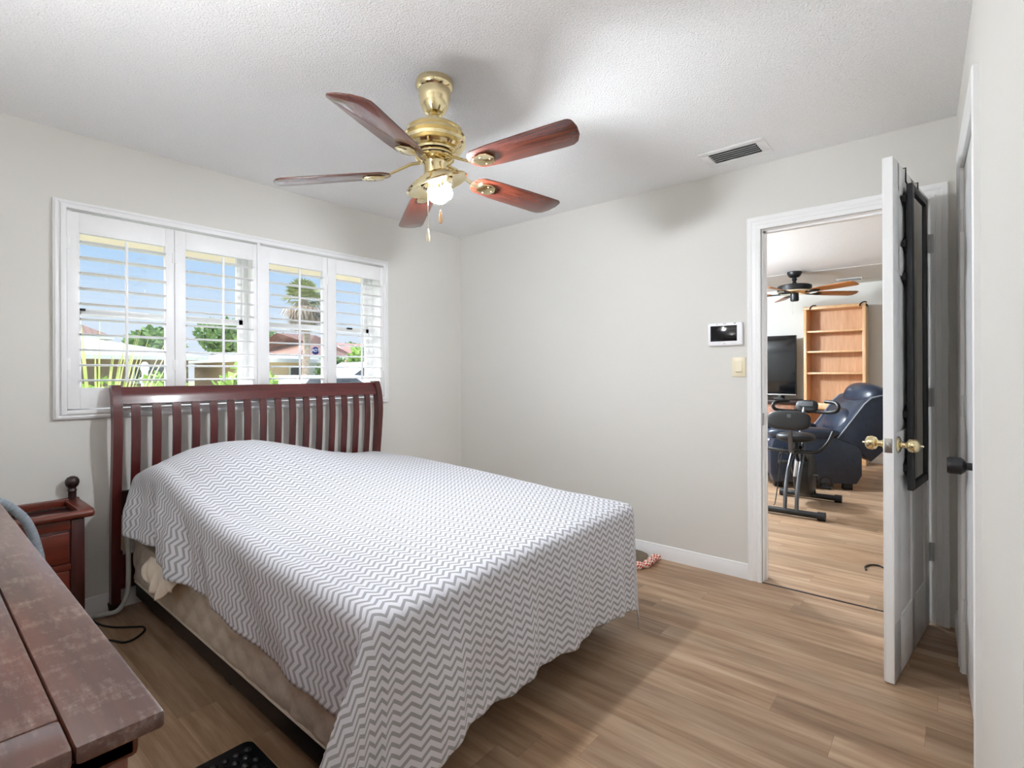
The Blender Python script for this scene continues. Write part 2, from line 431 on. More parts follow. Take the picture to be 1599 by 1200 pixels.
    def build(self, name, mat, parent=None, local=False, angle=35, flat=False, recalc=True):
        bm = self.bm
        if parent is not None and not local:
            inv = WM[parent].inverted()
            bmesh.ops.transform(bm, matrix=inv, verts=list(bm.verts))
        if recalc: bmesh.ops.recalc_face_normals(bm, faces=list(bm.faces))
        for f in bm.faces: f.smooth = not flat
        for e in bm.edges:
            if len(e.link_faces) == 2 and e.calc_face_angle(0) > radians(angle): e.smooth = False
        me = bpy.data.meshes.new(name); bm.to_mesh(me); bm.free()
        me.materials.append(mat)
        o = bpy.data.objects.new(name, me); COL.objects.link(o)
        if parent is not None: o.parent = parent; WM[o] = WM[parent]
        else: WM[o] = Matrix.Identity(4)
        return o

def tag(o, label=None, cat=None, group=None, kind=None):
    if label: o['label'] = label
    if cat: o['category'] = cat
    if group: o['group'] = group
    if kind: o['kind'] = kind
    return o
def thing(name, label, cat, loc=(0, 0, 0), rotz=0.0, group=None, kind=None):
    o = bpy.data.objects.new(name, None); COL.objects.link(o); o.empty_display_size = 0.05
    o.location = loc; o.rotation_euler = (0, 0, rotz)
    WM[o] = Matrix.Translation(loc) @ Matrix.Rotation(rotz, 4, 'Z')
    return tag(o, label, cat, group, kind)
def dup(root, loc=None, rotz=None, label=None):
    r = root.copy(); COL.objects.link(r)
    if loc is not None: r.location = loc
    if rotz is not None: r.rotation_euler = (0, 0, rotz)
    if label: r['label'] = label
    WM[r] = Matrix.Translation(r.location) @ Matrix.Rotation(r.rotation_euler.z, 4, 'Z')
    for ch in list(root.children):
        c = ch.copy(); COL.objects.link(c); c.parent = r; WM[c] = WM[r]
        for g in list(ch.children):
            d = g.copy(); COL.objects.link(d); d.parent = c; WM[d] = WM[r]
    return r
def struct(name, mb, mat, parent=None, label=None, **kw):
    o = mb.build(name, mat, parent, **kw)
    if parent is None: o['kind'] = 'structure'
    if label: o['label'] = label
    return o
def sstep(t): t = max(0.0, min(1.0, t)); return t * t * (3 - 2 * t)
def lerp(a, b, t): return a + (b - a) * t
def interp(x, xs, ys):
    if x <= xs[0]: return ys[0]
    for i in range(1, len(xs)):
        if x <= xs[i]: return lerp(ys[i - 1], ys[i], (x - xs[i - 1]) / (xs[i] - xs[i - 1]))
    return ys[-1]
def smooth_path(pts, n=8):
    """Catmull-Rom through points"""
    P = [Vector(p) for p in pts]; P = [P[0] * 2 - P[1]] + P + [P[-1] * 2 - P[-2]]; o = []
    for i in range(1, len(P) - 2):
        for k in range(n):
            t = k / n; a, b, c, d = P[i - 1], P[i], P[i + 1], P[i + 2]
            o.append(0.5 * ((2 * b) + (c - a) * t + (2 * a - 5 * b + 4 * c - d) * t * t + (3 * b - a - 3 * c + d) * t ** 3))
    o.append(P[-2]); return o
def rotated(deg, axis, at): return Matrix.Translation(at) @ Matrix.Rotation(radians(deg), 4, axis) @ Matrix.Translation(-Vector(at))

# ================================================================== the setting
XW, YW, CZ = 3.2488, 3.3575, 2.44          # door wall, window wall, ceiling
XL = -0.37                                  # wall behind the dresser
XF = 8.45                                   # far wall of the living room
def ywr(x): return -0.018 - (XW - x) * 0.0371     # face of the closet wall
LY0, LY1 = -2.6, 4.6                        # living room side walls

struct('floor', MB().box((XL - .2, LY0 - .2, -0.12), (XF + .2, YW + .25, 0)), M['floor'], label='brown vinyl plank floor')
struct('ceiling', MB().box((XL - .2, LY0 - .2, CZ), (XF + .2, YW + .25, CZ + .12)), M['ceiling'], label='white popcorn ceiling')
struct('ceiling_soffit', MB().box((7.12, LY0, CZ - .003), (XF, YW - .0, CZ - .0005), 0), M['living_wall'], label='smooth ceiling strip before the far wall')
struct('trim_1', MB().box((3.236, .09, 0.0), (3.252, .848, .003), .001), M['dark_wood'], label='thin dark floor strip under the doorway')

# window wall with two openings
W1, W2, WZ = (0.555, 1.455), (1.495, 2.395), (1.05, 2.05)
YO = YW + 0.22
mb = MB()
mb.box((XL - .2, YW, 0), (XF + .2, YO, WZ[0])); mb.box((XL - .2, YW, WZ[1]), (XF + .2, YO, CZ))
mb.box((XL - .2, YW, WZ[0]), (W1[0], YO, WZ[1])); mb.box((W1[1], YW, WZ[0]), (W2[0], YO, WZ[1]))
# the living room side has big windows of its own
mb.box((W2[1], YW, WZ[0]), (3.9, YO, WZ[1])); mb.box((7.9, YW, WZ[0]), (XF + .2, YO, WZ[1]))
struct('wall_left', mb, M['wall'], label='greige wall with the shuttered window')
# door wall
DY0, DY1, DZ = 0.088, 0.848, 2.056
mb = MB()
mb.box((XW, DY1, 0), (XW + .111, YW, CZ)); mb.box((XW, DY0, DZ), (XW + .111, DY1, CZ)); mb.box((XW, LY0, 0), (XW + .111, DY0, CZ))
struct('wall_back', mb, M['wall'], label='greige wall with the open doorway')
# closet wall, a touch out of square, with the closet door opening
CX0, CX1, CDZ = 2.10, 2.78, 2.05
mb = MB()
def wallseg(x0, x1, z0, z1, th=.11):
    mb.prism([(x0, ywr(x0)), (x1, ywr(x1)), (x1, ywr(x1) - th), (x0, ywr(x0) - th)], z0, z1, 'z')
wallseg(XL - .2, CX0, 0, CZ); wallseg(CX0, CX1, CDZ, CZ); wallseg(CX1, XW, 0, CZ)
struct('wall_right', mb, M['wall'], label='greige wall with the closet door')
struct('wall_front', MB().box((XL - .15, ywr(XL) - .1, 0), (XL, YW, CZ)), M['wall'], label='greige wall behind the dresser')
struct('wall_closet', MB().box((1.6, -.9, 0), (XW, -.8, CZ)), M['wall'], label='back wall of the closet')
# living room
struct('wall_far', MB().box((XF, LY0, 0), (XF + .15, YW, CZ)), M['living_wall'], label='pale far wall of the living room')
struct('wall_living', MB().box((XW + .111, LY0 - .15, 0), (XF, LY0, CZ)), M['living_wall'], label='pale side wall of the living room')
struct('wall_skin', MB().box((XW + .111, DY1 + .09, 0), (XW + .116, YW, CZ)).box((XW + .111, LY0, 0), (XW + .116, DY0 - .09, CZ)), M['living_wall'], label='living room face of the door wall')
for o in [bpy.data.objects['wall_skin']]: o.name = 'wall_inner'
# roof over the house, eave and cream fascia outside the windows
mb = MB(); mb.box((XL - .6, LY0 - .6, CZ + .14), (XF + .6, YO + .02, CZ + .22)); mb.box((XL - 1.5, YO, 2.17), (XF + .6, 4.08, 2.2))
mb.box((XL - 1.5, YO, CZ + .14), (XF + .6, 4.08, CZ + .2))
struct('trim_2', mb, M['white'], label='roof and eave boards')
struct('trim_3', MB().box((XL - 1.5, 4.06, 2.035), (XF + .6, 4.10, 2.5), .004), M['cream'], label='cream fascia board above the windows')

# baseboards with an ogee top
def baseboard(name, p, q, n, h=.09, th=.014):
    p, q, n = Vector(p), Vector(q), Vector(n)
    prof = [(0, 0), (th, 0), (th, h * .72), (th * .55, h * .84), (th * .5, h * .95), (th * .2, h), (0, h)]
    mb = MB(); a = [mb.bm.verts.new((p.x + n.x * d, p.y + n.y * d, z)) for d, z in prof]; b = [mb.bm.verts.new((q.x + n.x * d, q.y + n.y * d, z)) for d, z in prof]
    k = len(prof)
    for i in range(k): mb.bm.faces.new((a[i], a[(i + 1) % k], b[(i + 1) % k], b[i]))
    mb.bm.faces.new(a); mb.bm.faces.new(b)
    return struct(name, mb, M['white'])
baseboard('baseboard_left', (XL, YW), (XW, YW), (0, -1))
baseboard('baseboard_back', (XW, .924), (XW, YW), (-1, 0))
baseboard('baseboard_right', (2.862, ywr(2.862)), (XW, ywr(XW)), (0, 1))
baseboard('baseboard_front', (XL, .0), (XL, YW), (1, 0))
baseboard('baseboard_far', (XF, LY0), (XF, YW), (-1, 0))

# door casing (stepped profile) round the doorway
def casing(name, y0, y1, z1, wid, x, side, par=None, mat=None):
    """mitred casing round an opening y0..y1 up to z1 on a plane at x, thickness towards -x (side=-1)"""
    prof = [(0, 0), (0, .010), (.010, .016), (.022, .016), (.026, .012), (.046, .012), (.052, .017), (wid - .004, .019), (wid, .015), (wid, 0)]
    mb = MB(); loops = []
    for (yy, zz, dy, dz) in ((y0, 0, -1, 0), (y0, z1, -1, 1), (y1, z1, 1, 1), (y1, 0, 1, 0)):
        loops.append([mb.bm.verts.new((x + side * t, yy + dy * u, zz + dz * u)) for u, t in prof])
    for a, b in zip(loops, loops[1:]):
        for i in range(len(prof) - 1): mb.bm.faces.new((a[i], a[i + 1], b[i + 1], b[i]))
    mb.bm.faces.new(loops[0]); mb.bm.faces.new(loops[-1])
    return mb
struct('trim_4', casing('c', DY0 - .002, DY1 + .002, DZ + .002, .074, XW, -1), M['white'], label='white moulded casing of the doorway')
struct('trim_5', casing('c', DY0 - .002, DY1 + .002, DZ + .002, .074, XW + .116, 1), M['white'], label='white casing on the living room side')
mb = MB(); mb.box((XW, DY1 - .001, 0), (XW + .116, DY1 + .012, DZ)); mb.box((XW, DY0 - .012, 0), (XW + .116, DY0 + .001, DZ)); mb.box((XW, DY0 - .012, DZ - .001), (XW + .116, DY1 + .012, DZ + .012))
mb.box((XW + .045, DY1 - .012, 0), (XW + .075, DY1, DZ)); mb.box((XW + .045, DY0, 0), (XW + .075, DY0 + .012, DZ)); mb.box((XW + .045, DY0, DZ - .012), (XW + .075, DY1, DZ))
jamb = struct('trim_6', mb, M['white'], label='white door jamb with stop')
mb = MB(); mb.box((XW + .006, DY1 - .0025, .915), (XW + .04, DY1, .985), .001)
mb.build('strike_plate', M['nickel'], jamb)['label'] = 'small metal strike plate'

# ------------------------------------------------------------------ windows
def window(name, x0, x1, label, lx):
    root = thing(name, label, 'window', ((x0 + x1) / 2, YW + .12, WZ[0]), kind='structure')
    ya, yb = YW + .105, YW + .165; f = .032
    mb = MB(); mb.box((x0, ya, WZ[0]), (x0 + f, yb, WZ[1]), .003); mb.box((x1 - f, ya, WZ[0]), (x1, yb, WZ[1]), .003)
    mb.box((x0, ya, WZ[0]), (x1, yb, WZ[0] + f), .003); mb.box((x0, ya, WZ[1] - f), (x1, yb, WZ[1]), .003)
    mb.build('window_frame', M['white'], root)
    zm = 1.555
    for nm, z0, z1, y0, y1 in (('lower_sash', WZ[0] + f, zm + .018, ya + .006, ya + .03), ('upper_sash', zm - .018, WZ[1] - f, ya + .032, ya + .056)):
        s = .026; a0, a1 = x0 + f, x1 - f
        mb = MB(); mb.box((a0, y0, z0), (a0 + s, y1, z1), .002); mb.box((a1 - s, y0, z0), (a1, y1, z1), .002)
        mb.box((a0, y0, z0), (a1, y1, z0 + s), .002); mb.box((a0, y0, z1 - s - .008), (a1, y1, z1), .002)
        sash = mb.build(nm, M['white'], root)
        mb = MB(); mb.box((a0 + s, (y0 + y1) / 2 - .002, z0 + s), (a1 - s, (y0 + y1) / 2 + .002, z1 - s)); mb.build('pane', M['glass'], sash)
    mb = MB(); mb.box((lx, ya - .004, zm + .006), (lx + .045, ya + .02, zm + .018), .003); mb.build('sash_lock', M['black_metal'], root)
    # plastered reveal of the opening
    mb = MB(); t = .004
    mb.box((x0 - .001, YW + .02, WZ[0]), (x0 + t, ya, WZ[1])); mb.box((x1 - t, YW + .02, WZ[0]), (x1 + .001, ya, WZ[1])); mb.box((x0, YW + .02, WZ[0] - .001), (x1, ya, WZ[0] + t)); mb.box((x0, YW + .02, WZ[1] - t), (x1, ya, WZ[1] + .001))
    mb.build('window_reveal', M['white'], root)
    return root
window('window_1', *W1, 'single hung window behind the two left shutters', .585)
win2 = window('window_2', *W2, 'single hung window behind the two right shutters', 2.17)
# round security sticker on the right window
def arc_disc(c, r, y, n=28): return [(c[0] + r * cos(2 * pi * i / n), c[1] + r * sin(2 * pi * i / n)) for i in range(n)]
st = thing('security_sticker', 'small round navy sticker with white letters stuck on the window pane', 'sticker', (1.924, YW + .118, 1.392))
MB().prism(arc_disc((1.924, 1.392), .028, 0), YW + .1185, YW + .1205, 'y').build('disc', M['sticker'], st)
def text_mesh(s, size, mtx, name, mat, parent, depth=.0006):
    cu = bpy.data.curves.new(name, 'FONT'); cu.body = s; cu.size = size; cu.align_x = 'CENTER'; cu.align_y = 'CENTER'; cu.extrude = depth; cu.shear = 0.15
    tmp = bpy.data.objects.new(name, cu); COL.objects.link(tmp)
    dg = bpy.context.evaluated_depsgraph_get(); dg.update()
    me = bpy.data.meshes.new_from_object(tmp.evaluated_get(dg)); bpy.data.objects.remove(tmp); bpy.data.curves.remove(cu)
    me.transform(WM[parent].inverted() @ mtx); me.materials.clear(); me.materials.append(mat)
    o = bpy.data.objects.new(name, me); COL.objects.link(o); o.parent = parent; WM[o] = WM[parent]
    return o
text_mesh('ADT', .031, Matrix.Translation((1.924, YW + .1178, 1.394)) @ Matrix.Rotation(radians(90), 4, 'X'), 'lettering', M['sticker_white'], st)

# shutter casing on the wall and four hinged shutter panels
mb = MB()
ox0, ox1, oz0, oz1 = 0.482, 2.452, 1.006, 2.094; ix0, ix1, iz0, iz1 = 0.532, 2.402, 1.05, 2.052
def ring_frame(mb, o, i, y0, y1, bev=.002):
    mb.box((o[0], y0, o[2]), (i[0], y1, o[3]), bev); mb.box((i[1], y0, o[2]), (o[1], y1, o[3]), bev)
    mb.box((i[0] - .001, y0, o[2]), (i[1] + .001, y1, i[2]), bev); mb.box((i[0] - .001, y0, i[3]), (i[1] + .001, y1, o[3]), bev)
ring_frame(mb, (ox0, ox1, oz0, oz1), (ox0 + .03, ox1 - .03, oz0 + .026, oz1 - .024), YW - .022, YW)
ring_frame(mb, (ox0 + .006, ox1 - .006, oz0 + .006, oz1 - .006), (ox0 + .018, ox1 - .018, oz0 + .016, oz1 - .016), YW - .028, YW - .02)
ring_frame(mb, (ox0 + .028, ox1 - .028, oz0 + .024, oz1 - .022), (ix0, ix1, iz0, iz1), YW - .034, YW)
struct('trim_7', mb, M['shutter'], label='white shutter frame round the window')
def louver_mb(x0, x1, z, y, tilt):
    mb = MB(); n = 12; a, b = .043, .0055
    poly = [(y + a * cos(t) * cos(tilt) - b * sin(t) * sin(tilt), z + a * cos(t) * sin(tilt) + b * sin(t) * cos(tilt)) for t in (2 * pi * k / n for k in range(n))]
    return mb.prism(poly, x0, x1, 'x')
def shutter(i, x0, x1, o0, o1, label, hinge_x):
    root = thing('window_shutter', label, 'window shutter', ((x0 + x1) / 2, YW - .018, iz0), group='white plantation shutter panels')
    ya, yb = YW - .026, YW + .004; z0, z1 = iz0 + .006, iz1 - .013; a, b = 1.160, 1.938
    for p, q in (((x0, ya, z0), (o0, yb, z1)), ((o1, ya, z0), (x1, yb, z1))): MB().box(p, q, .002).build('stile', M['shutter'], root)
    for p, q in (((o0, ya, z0), (o1, yb, a)), ((o0, ya, b), (o1, yb, z1))): MB().box(p, q, .002).build('rail', M['shutter'], root)
    zs = [1.197 + .0774 * k for k in range(10)]
    for k, z in enumerate(zs):
        louver_mb(o0 + .002, o1 - .002, z, YW - .012, radians(2.0 if i > 0 else -1.5)).build('louver', M['shutter'], root)
    xc = (o0 + o1) / 2
    mb = MB(); mb.box((xc - .006, YW - .066, 1.185), (xc + .006, YW - .056, 1.92), .002)
    rod = mb.build('tilt_rod', M['shutter'], root)
    for zz in (1.25, 1.85):
        mb = MB(); hx = hinge_x; mb.box((hx - .012, ya - .004, zz), (hx + .012, ya, zz + .06), .001); mb.tube([(hx, ya - .004, zz), (hx, ya - .004, zz + .06)], .004, 8)
        mb.build('hinge', M['shutter'], root)
shutter(0, .534, .998, .583, .955, 'leftmost white shutter panel, over the dresser end of the window', .534)
shutter(1, 1.001, 1.452, 1.056, 1.428, 'second white shutter panel from the left, with green trees behind it', 1.001)
shutter(2, 1.470, 1.934, 1.529, 1.899, 'third white shutter panel from the left, with the palm tree behind it', 1.934)
shutter(3, 1.937, 2.400, 2.003, 2.374, 'rightmost white shutter panel, nearest the room corner', 2.400)
# post between the two pairs of shutters
struct('trim_8', MB().box((1.4525, YW - .034, iz0), (1.4695, YW + .01, iz1), .002), M['shutter'], label='white shutter post between the panel pairs')

# ================================================================== bed
def hb_y(z):      # sleigh curve of the headboard: distance from the wall by height
    return interp(z, [0, .3, .6, .8, .95, 1.05, 1.12, 1.165], [3.300, 3.296, 3.276, 3.256, 3.246, 3.252, 3.270, 3.294])
bed = thing('bed', 'dark cherry sleigh bed with a slatted headboard against the window wall', 'bed', (1.5, 2.2, 0))
def upright(x0, x1, z0, z1, th, nz=22, grow=0.0):
    mb = MB(); loops = []
    for k in range(nz + 1):
        z = lerp(z0, z1, k / nz); y = hb_y(z); g = grow * sstep((z - .6) / .5)
        loops.append([mb.bm.verts.new(p) for p in ((x0, y - th / 2 - g, z), (x1, y - th / 2 - g, z), (x1, y + th / 2, z), (x0, y + th / 2, z))])
    for a, b in zip(loops, loops[1:]):
        for i in range(4): mb.bm.faces.new((a[i], a[(i + 1) % 4], b[(i + 1) % 4], b[i]))
    mb.bm.faces.new(loops[0]); mb.bm.faces.new(loops[-1])
    bmesh.ops.bevel(mb.bm, geom=[e for e in mb.bm.edges if abs((e.verts[0].co - e.verts[1].co).normalized().x) < .5 and len(e.link_faces) == 2 and e.calc_face_angle(0) > 1], offset=.003, segments=2, affect='EDGES')
    return mb
for x0, x1 in ((.694, .734), (2.272, 2.312)):
    p = upright(x0, x1, .05, 1.172, .046, grow=.012).build('headboard_post', M['cherry_v'], bed)
    MB().lathe([(0, 0), (.022, 0), (.026, .02), (.03, .05), (.02, .052), (0, .052)], 16, center=((x0 + x1) / 2, 3.305, .0)).build('post_foot', M['dark_wood'], p)
def rail(z0, z1, th, x0=.733, x1=2.273, nz=8):
    mb = upright(x0, x1, z0, z1, th, nz); return mb
rail(1.075, 1.162, .030).build('headboard_rail', M['cherry'], bed)
SLX = [.796 + (2.202 - .796) / 15 * k for k in range(16)]
for x in SLX: upright(x - .0195, x + .0195, .56, 1.085, .014, 14).build('headboard_slat', M['cherry_v'], bed)
rail(.50, .625, .026, nz=4).build('cross_rail', M['dark_wood'], bed)
rail(.115, .285, .024, nz=4).build('cross_rail', M['cherry'], bed)
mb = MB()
for x in (.815, 2.195): mb.box((x - .014, 1.24, .06), (x + .014, 3.285, .164), .002)  # side rails made deep so their black paints in the under-bed shade
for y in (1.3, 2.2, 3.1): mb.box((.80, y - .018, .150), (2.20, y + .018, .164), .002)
mb.build('bed_frame_and_shade', M['black_metal'], bed)
for x in (.86, 1.5, 2.15):
    for y in (1.45, 2.2, 3.18):
        MB().box((x - .022, y - .03, 0), (x + .022, y + .03, .158), .003).build('frame_leg', M['black_metal'], bed)

# box spring with quilted sides
BX0, BX1, BY0, BY1 = .778, 2.232, 1.205, 3.225
def rrect(x0, x1, y0, y1, r, n=6):
    o = []
    for cx_, cy_, a0 in ((x1 - r, y1 - r, 0), (x0 + r, y1 - r, 90), (x0 + r, y0 + r, 180), (x1 - r, y0 + r, 270)):
        for k in range(n + 1):
            a = radians(a0 + 90 * k / n); o.append((cx_ + r * cos(a), cy_ + r * sin(a)))
    return o
def quilted_side(mb, z0, z1, outline, depth, per, nz=14):
    """side wall with a diamond quilt pressed in"""
    pts = []; n = len(outline)
    for i in range(n):
        a, b = Vector(outline[i]), Vector(outline[(i + 1) % n]); L = (b - a).length; k = max(1, int(L / .02))
        for j in range(k): pts.append((a.lerp(b, j / k)))
    m_ = len(pts); s = 0; rows = [[] for _ in range(nz + 1)]
    for i in range(m_):
        d = (pts[(i + 1) % m_] - pts[i - 1]).normalized(); nrm = Vector((d.y, -d.x))
        for k in range(nz + 1):
            t = k / nz; z = lerp(z0, z1, t)
            u1 = (s / per + t * (z1 - z0) / per * 1.2 + .12 * sin(s * 9)) % 1; u2 = (s / per - t * (z1 - z0) / per * 1.2 + .1 * sin(s * 7 + 2)) % 1
            g = min(abs(u1 - .5), abs(u2 - .5)) * 2
            bulge = depth * (min(1, g * 1.6) ** .45) * min(1, 6 * t * (1 - t) * 2)
            rows[k].append(mb.bm.verts.new((pts[i].x + nrm.x * bulge, pts[i].y + nrm.y * bulge, z)))
        s += (pts[(i + 1) % m_] - pts[i]).length
    for k in range(nz):
        for i in range(m_): mb.bm.faces.new((rows[k][i], rows[k][(i + 1) % m_], rows[k + 1][(i + 1) % m_], rows[k + 1][i]))
    mb.bm.faces.new(rows[0]); mb.bm.faces.new(rows[-1])
bs = thing('box_spring', 'beige quilted box spring under the mattress', 'box spring', (1.5, 2.2, .167))
mb = MB(); quilted_side(mb, .167, .385, rrect(BX0, BX1, BY0, BY1, .05), .014, .15); mb.build('base', M['bs_fabric'], bs)
mb = MB()
for z in (.170, .383): mb.tube([(x, y, z) for x, y in rrect(BX0 - .004, BX1 + .004, BY0 - .004, BY1 + .004, .05)], .005, 6, closed=True)
mb.build('edge_piping', M['bs_fabric'], bs)
# mattress in a chevron fitted sheet
mb = MB(); t = bmesh.new(); bmesh.ops.create_cube(t, size=1)
for v in t.verts: v.co = Vector(((BX0 + BX1) / 2 + v.co.x * (BX1 - BX0 - .02), (BY0 + BY1) / 2 + v.co.y * (BY1 - BY0 - .03), .495 + v.co.z * .208))
bmesh.ops.bevel(t, geom=list(t.edges), offset=.045, segments=4, affect='EDGES'); mb.merge(t)
lay = mb.bm.loops.layers.uv.verify()
mb.bm.normal_update()
for f in mb.bm.faces:
    for l in f.loops:
        c = l.vert.co; l[lay].uv = (c.x + (c.z if abs(f.normal.x) > .6 else 0), c.y + (c.z if abs(f.normal.y) > .6 else 0))
tag(mb.build('mattress', M['chevron'], recalc=True), 'mattress in a grey and white chevron fitted sheet', 'mattress')

# chevron bed sheet draped over bed and pillows
SX0, SX1, SY1, SY2 = .758, 2.262, 1.105, 3.17      # cloth edges over the mattress
RAD = .055
def top_z(x, y):
    b_ = .612 + .050 * sstep((y - 1.1) / 1.5)
    by = math.exp(-((y - 2.88) / .50) ** 2) if y < 2.88 else math.exp(-((y - 2.88) / .34) ** 2)
    xs = [.70, .76, .87, 1.0, 1.15, 1.30, 1.46, 1.66, 1.93, 2.26]; hs = [.055, .095, .170, .205, .212, .200, .155, .098, .045, .005]
    h = sum(interp(x + d, xs, hs) for d in (-.06, -.03, 0, .03, .06)) / 5
    wr = .004 * noise.noise((x * 5, y * 5, 1.3)) + .0025 * noise.noise((x * 14, y * 9, 7.1))
    wr += .007 * noise.noise((x * 26, y * 11, 4.4)) * math.exp(-((x - .82) / .10) ** 2)
    return b_ + h * by + wr
def hem_drop(y):   # how far the near side hangs below the top edge
    hz = interp(y, [1.1, 1.23, 1.33, 1.49, 1.75, 2.0, 2.33, 2.53, 2.73, 3.17], [.30, .317, .32, .336, .334, .372, .392, .425, .455, .475])
    return top_z(SX0 + RAD, y) - hz
def edge(d):
    q = RAD * pi / 2
    if d <= 0: return 0.0, 0.0
    if d < q: return RAD * sin(d / RAD), RAD * (1 - cos(d / RAD))
    return RAD, RAD + d - q
NS, NT, NR, NV, NF = 34, 84, 18, 150, 50
LF = .60; LR = .50
us = [('s', 1 - i / NS) for i in range(NS)] + [('t', i / NT) for i in range(NT + 1)] + [('r', (i + 1) / NR) for i in range(NR)]
vs_ = [('t', 1 - i / NV) for i in range(NV + 1)] + [('f', (i + 1) / NF) for i in range(NF)]
PX0, PX1, PY = SX0 + RAD, SX1 - RAD, SY1 + RAD
def foot_edge(x):  # the mattress edge is a little hollow in the middle
    return PY + .035 * sstep((x - .8) / .8)
def sheet_pt(a, b):
    ka, s = a; kb, t = b
    x = lerp(PX0, PX1, s) if ka == 't' else (PX0 if ka == 's' else PX1)
    yf = foot_edge(x)
    y = lerp(yf, SY2, t) if kb == 't' else yf
    Ls = hem_drop(y) + .024
    du = s * Ls if ka == 's' else (s * LR if ka == 'r' else 0.0)
    Lfx = interp(x, [.8, .95, 1.1, 2.0, 2.2, 2.3], [.535, .50, .472, .480, .52, .54]) if ka == 't' else (.535 if ka == 's' else .54)
    dv = t * Lfx if kb == 'f' else 0.0
    z0 = top_z(x, y)
    u = -du if ka == 's' else (PX1 - PX0 + du if ka == 'r' else x - PX0)
    v = -dv if kb == 'f' else y - yf
    uv = (u, v)
    if du == 0 and dv == 0: return (x, y, z0), uv
    if ka == 's' and dv == 0:
        o, d = edge(du); q = max(0, d - .04)
        w_head = sstep((y - 1.95) / .5)
        fold = (.010 + .016 * w_head) * sin((y * 3.1 + q * 2.6) * 2 * pi * .62 + .6) + .007 * sin((y * 7.3 + q * 3.5) * 2 * pi * .7 + 1.7) * (0.4 + w_head)
        fold += .006 * noise.noise((y * 9, q * 6, 3.0))
        k = sstep(q / .16)
        return (x - o - fold * k - (.03 + .03 * w_head) * q / .3, y - .15 * q * w_head, z0 - d), uv
    if dv > 0 and du == 0:
        o, d = edge(dv); q = max(0, d - .05); k = sstep(q / .3)
        fold = .012 * sin(x * 2 * pi / .33 + 1.0) + .006 * sin(x * 2 * pi / .127 + .5) + .016 * math.exp(-((x - .985 + q * .04) / .025) ** 2)
        fold += .008 * noise.noise((x * 8, q * 5, 9.0))
        out = o + .05 * q + fold * k
        fl = sstep((PX0 + .22 - x) / .22)
        return (x - .06 * q * fl, y - out, z0 - d), uv
    if ka == 's':      # near corner: cloth folds into a flap lying over the foot side
        rho = hypot(du, dv); th = atan2(dv, du); o, d = edge(rho); q = max(0, d - .03)
        T = radians(38)
        A = Vector((-(o + .045 * q), 0)); Bv = Vector((-.06 * q, -(o + .05 * q))); Tv = Vector((-(o * .9 + .58 * q), -(o * .55 + .10 * q)))
        if th < T: p = A.lerp(Tv, (th / T) ** 1.3)
        else: p = Tv.lerp(Bv, (th - T) / (pi / 2 - T))
        rip = .010 * sin(th * 7 + 1) * sstep(q / .25) if th > T else 0
        return (x + p.x, y + p.y - rip * sstep((th - T) / .15) * sstep((pi / 2 - th) / .2), max(.012, z0 - d)), uv
    if ka == 'r' and dv == 0:
        o, d = edge(du); q = max(0, d - .05)
        return (x + o + .02 * q + .01 * sin(y * 12) * sstep(q / .2), y, z0 - d), uv
    rho = hypot(du, dv); th = atan2(dv, du); o, d = edge(rho); q = max(0, d - .03)
    o2 = o + (.02 + .02 * sin(2 * th) ** 2) * q
    return (x + cos(th) * o2, y - sin(th) * o2, max(.012, z0 - d * (1 - .12 * sin(2 * th)))), uv
mb = MB(); lay = mb.bm.loops.layers.uv.verify(); G = []
for a in us:
    row = []
    for b in vs_:
        p, uv = sheet_pt(a, b); row.append((mb.bm.verts.new(p), uv))
    G.append(row)
for i in range(len(us) - 1):
    for j in range(len(vs_) - 1):
        q = (G[i][j], G[i + 1][j], G[i + 1][j + 1], G[i][j + 1])
        f = mb.bm.faces.new([k[0] for k in q])
        for l, k in zip(f.loops, q): l[lay].uv = k[1]
sheet = mb.build('bed_sheet', M['chevron'], angle=80)
so = sheet.modifiers.new('thickness', 'SOLIDIFY'); so.thickness = .002; so.offset = -1
tag(sheet, 'grey and white chevron bed sheet draped over the whole bed', 'bed sheet')

# crumpled cream cloth poking out between mattress and box spring
def cloth_fn(u, v):
    y = lerp(2.40, 2.83, u); L = interp(u, [0, .25, .55, .8, 1], [.05, .105, .125, .09, .06])
    x = .752 - .028 * sin(v * pi * .6) - .022 * abs(sin(u * 9 + v * 2)) * v - .01 * sin(u * 23) * v
    z = interp(u, [0, 1], [.398, .384]) - v * L + .012 * sin(u * 14) * v
    return (x, y + .03 * v * sin(u * 6), z)
mb = MB(); mb.grid(40, 14, cloth_fn)
o = mb.build('cream_cloth', M['cream_cloth'], angle=60); so = o.modifiers.new('thickness', 'SOLIDIFY'); so.thickness = .004
tag(o, 'crumpled cream cloth sticking out under the near side of the sheet', 'cloth')

# ================================================================== nightstand and what is round it
ns = thing('nightstand', 'small mahogany nightstand with a tray top and ball finial beside the bed', 'nightstand', (.34, 3.18, 0))
nx0, nx1, ny0, ny1, nz = .10, .578, 2.99, 3.335, .612
mb = MB(); mb.box((nx0 + .02, ny0 + .03, .04), (nx1 - .045, ny1, .565), .002)
mb.build('body', M['stand_dark'], ns)
mb = MB(); mb.box((nx1 - .085, ny0 + .022, 0), (nx1 - .036, ny0 + .075, .575), .004); mb.build('corner_post', M['stand_dark'], ns)
mb = MB(); mb.box((nx0 + .01, ny0 + .022, 0), (nx0 + .055, ny0 + .075, .575), .004); mb.build('corner_post', M['stand_dark'], ns)
mb = MB(); r = .017
mb.box((nx0, ny0, nz - .034), (nx1, ny0 + .05, nz), .015, seg=4); mb.box((nx1 - .058, ny0 + .02, nz - .030), (nx1 - .002, ny1, nz + .002), .005)
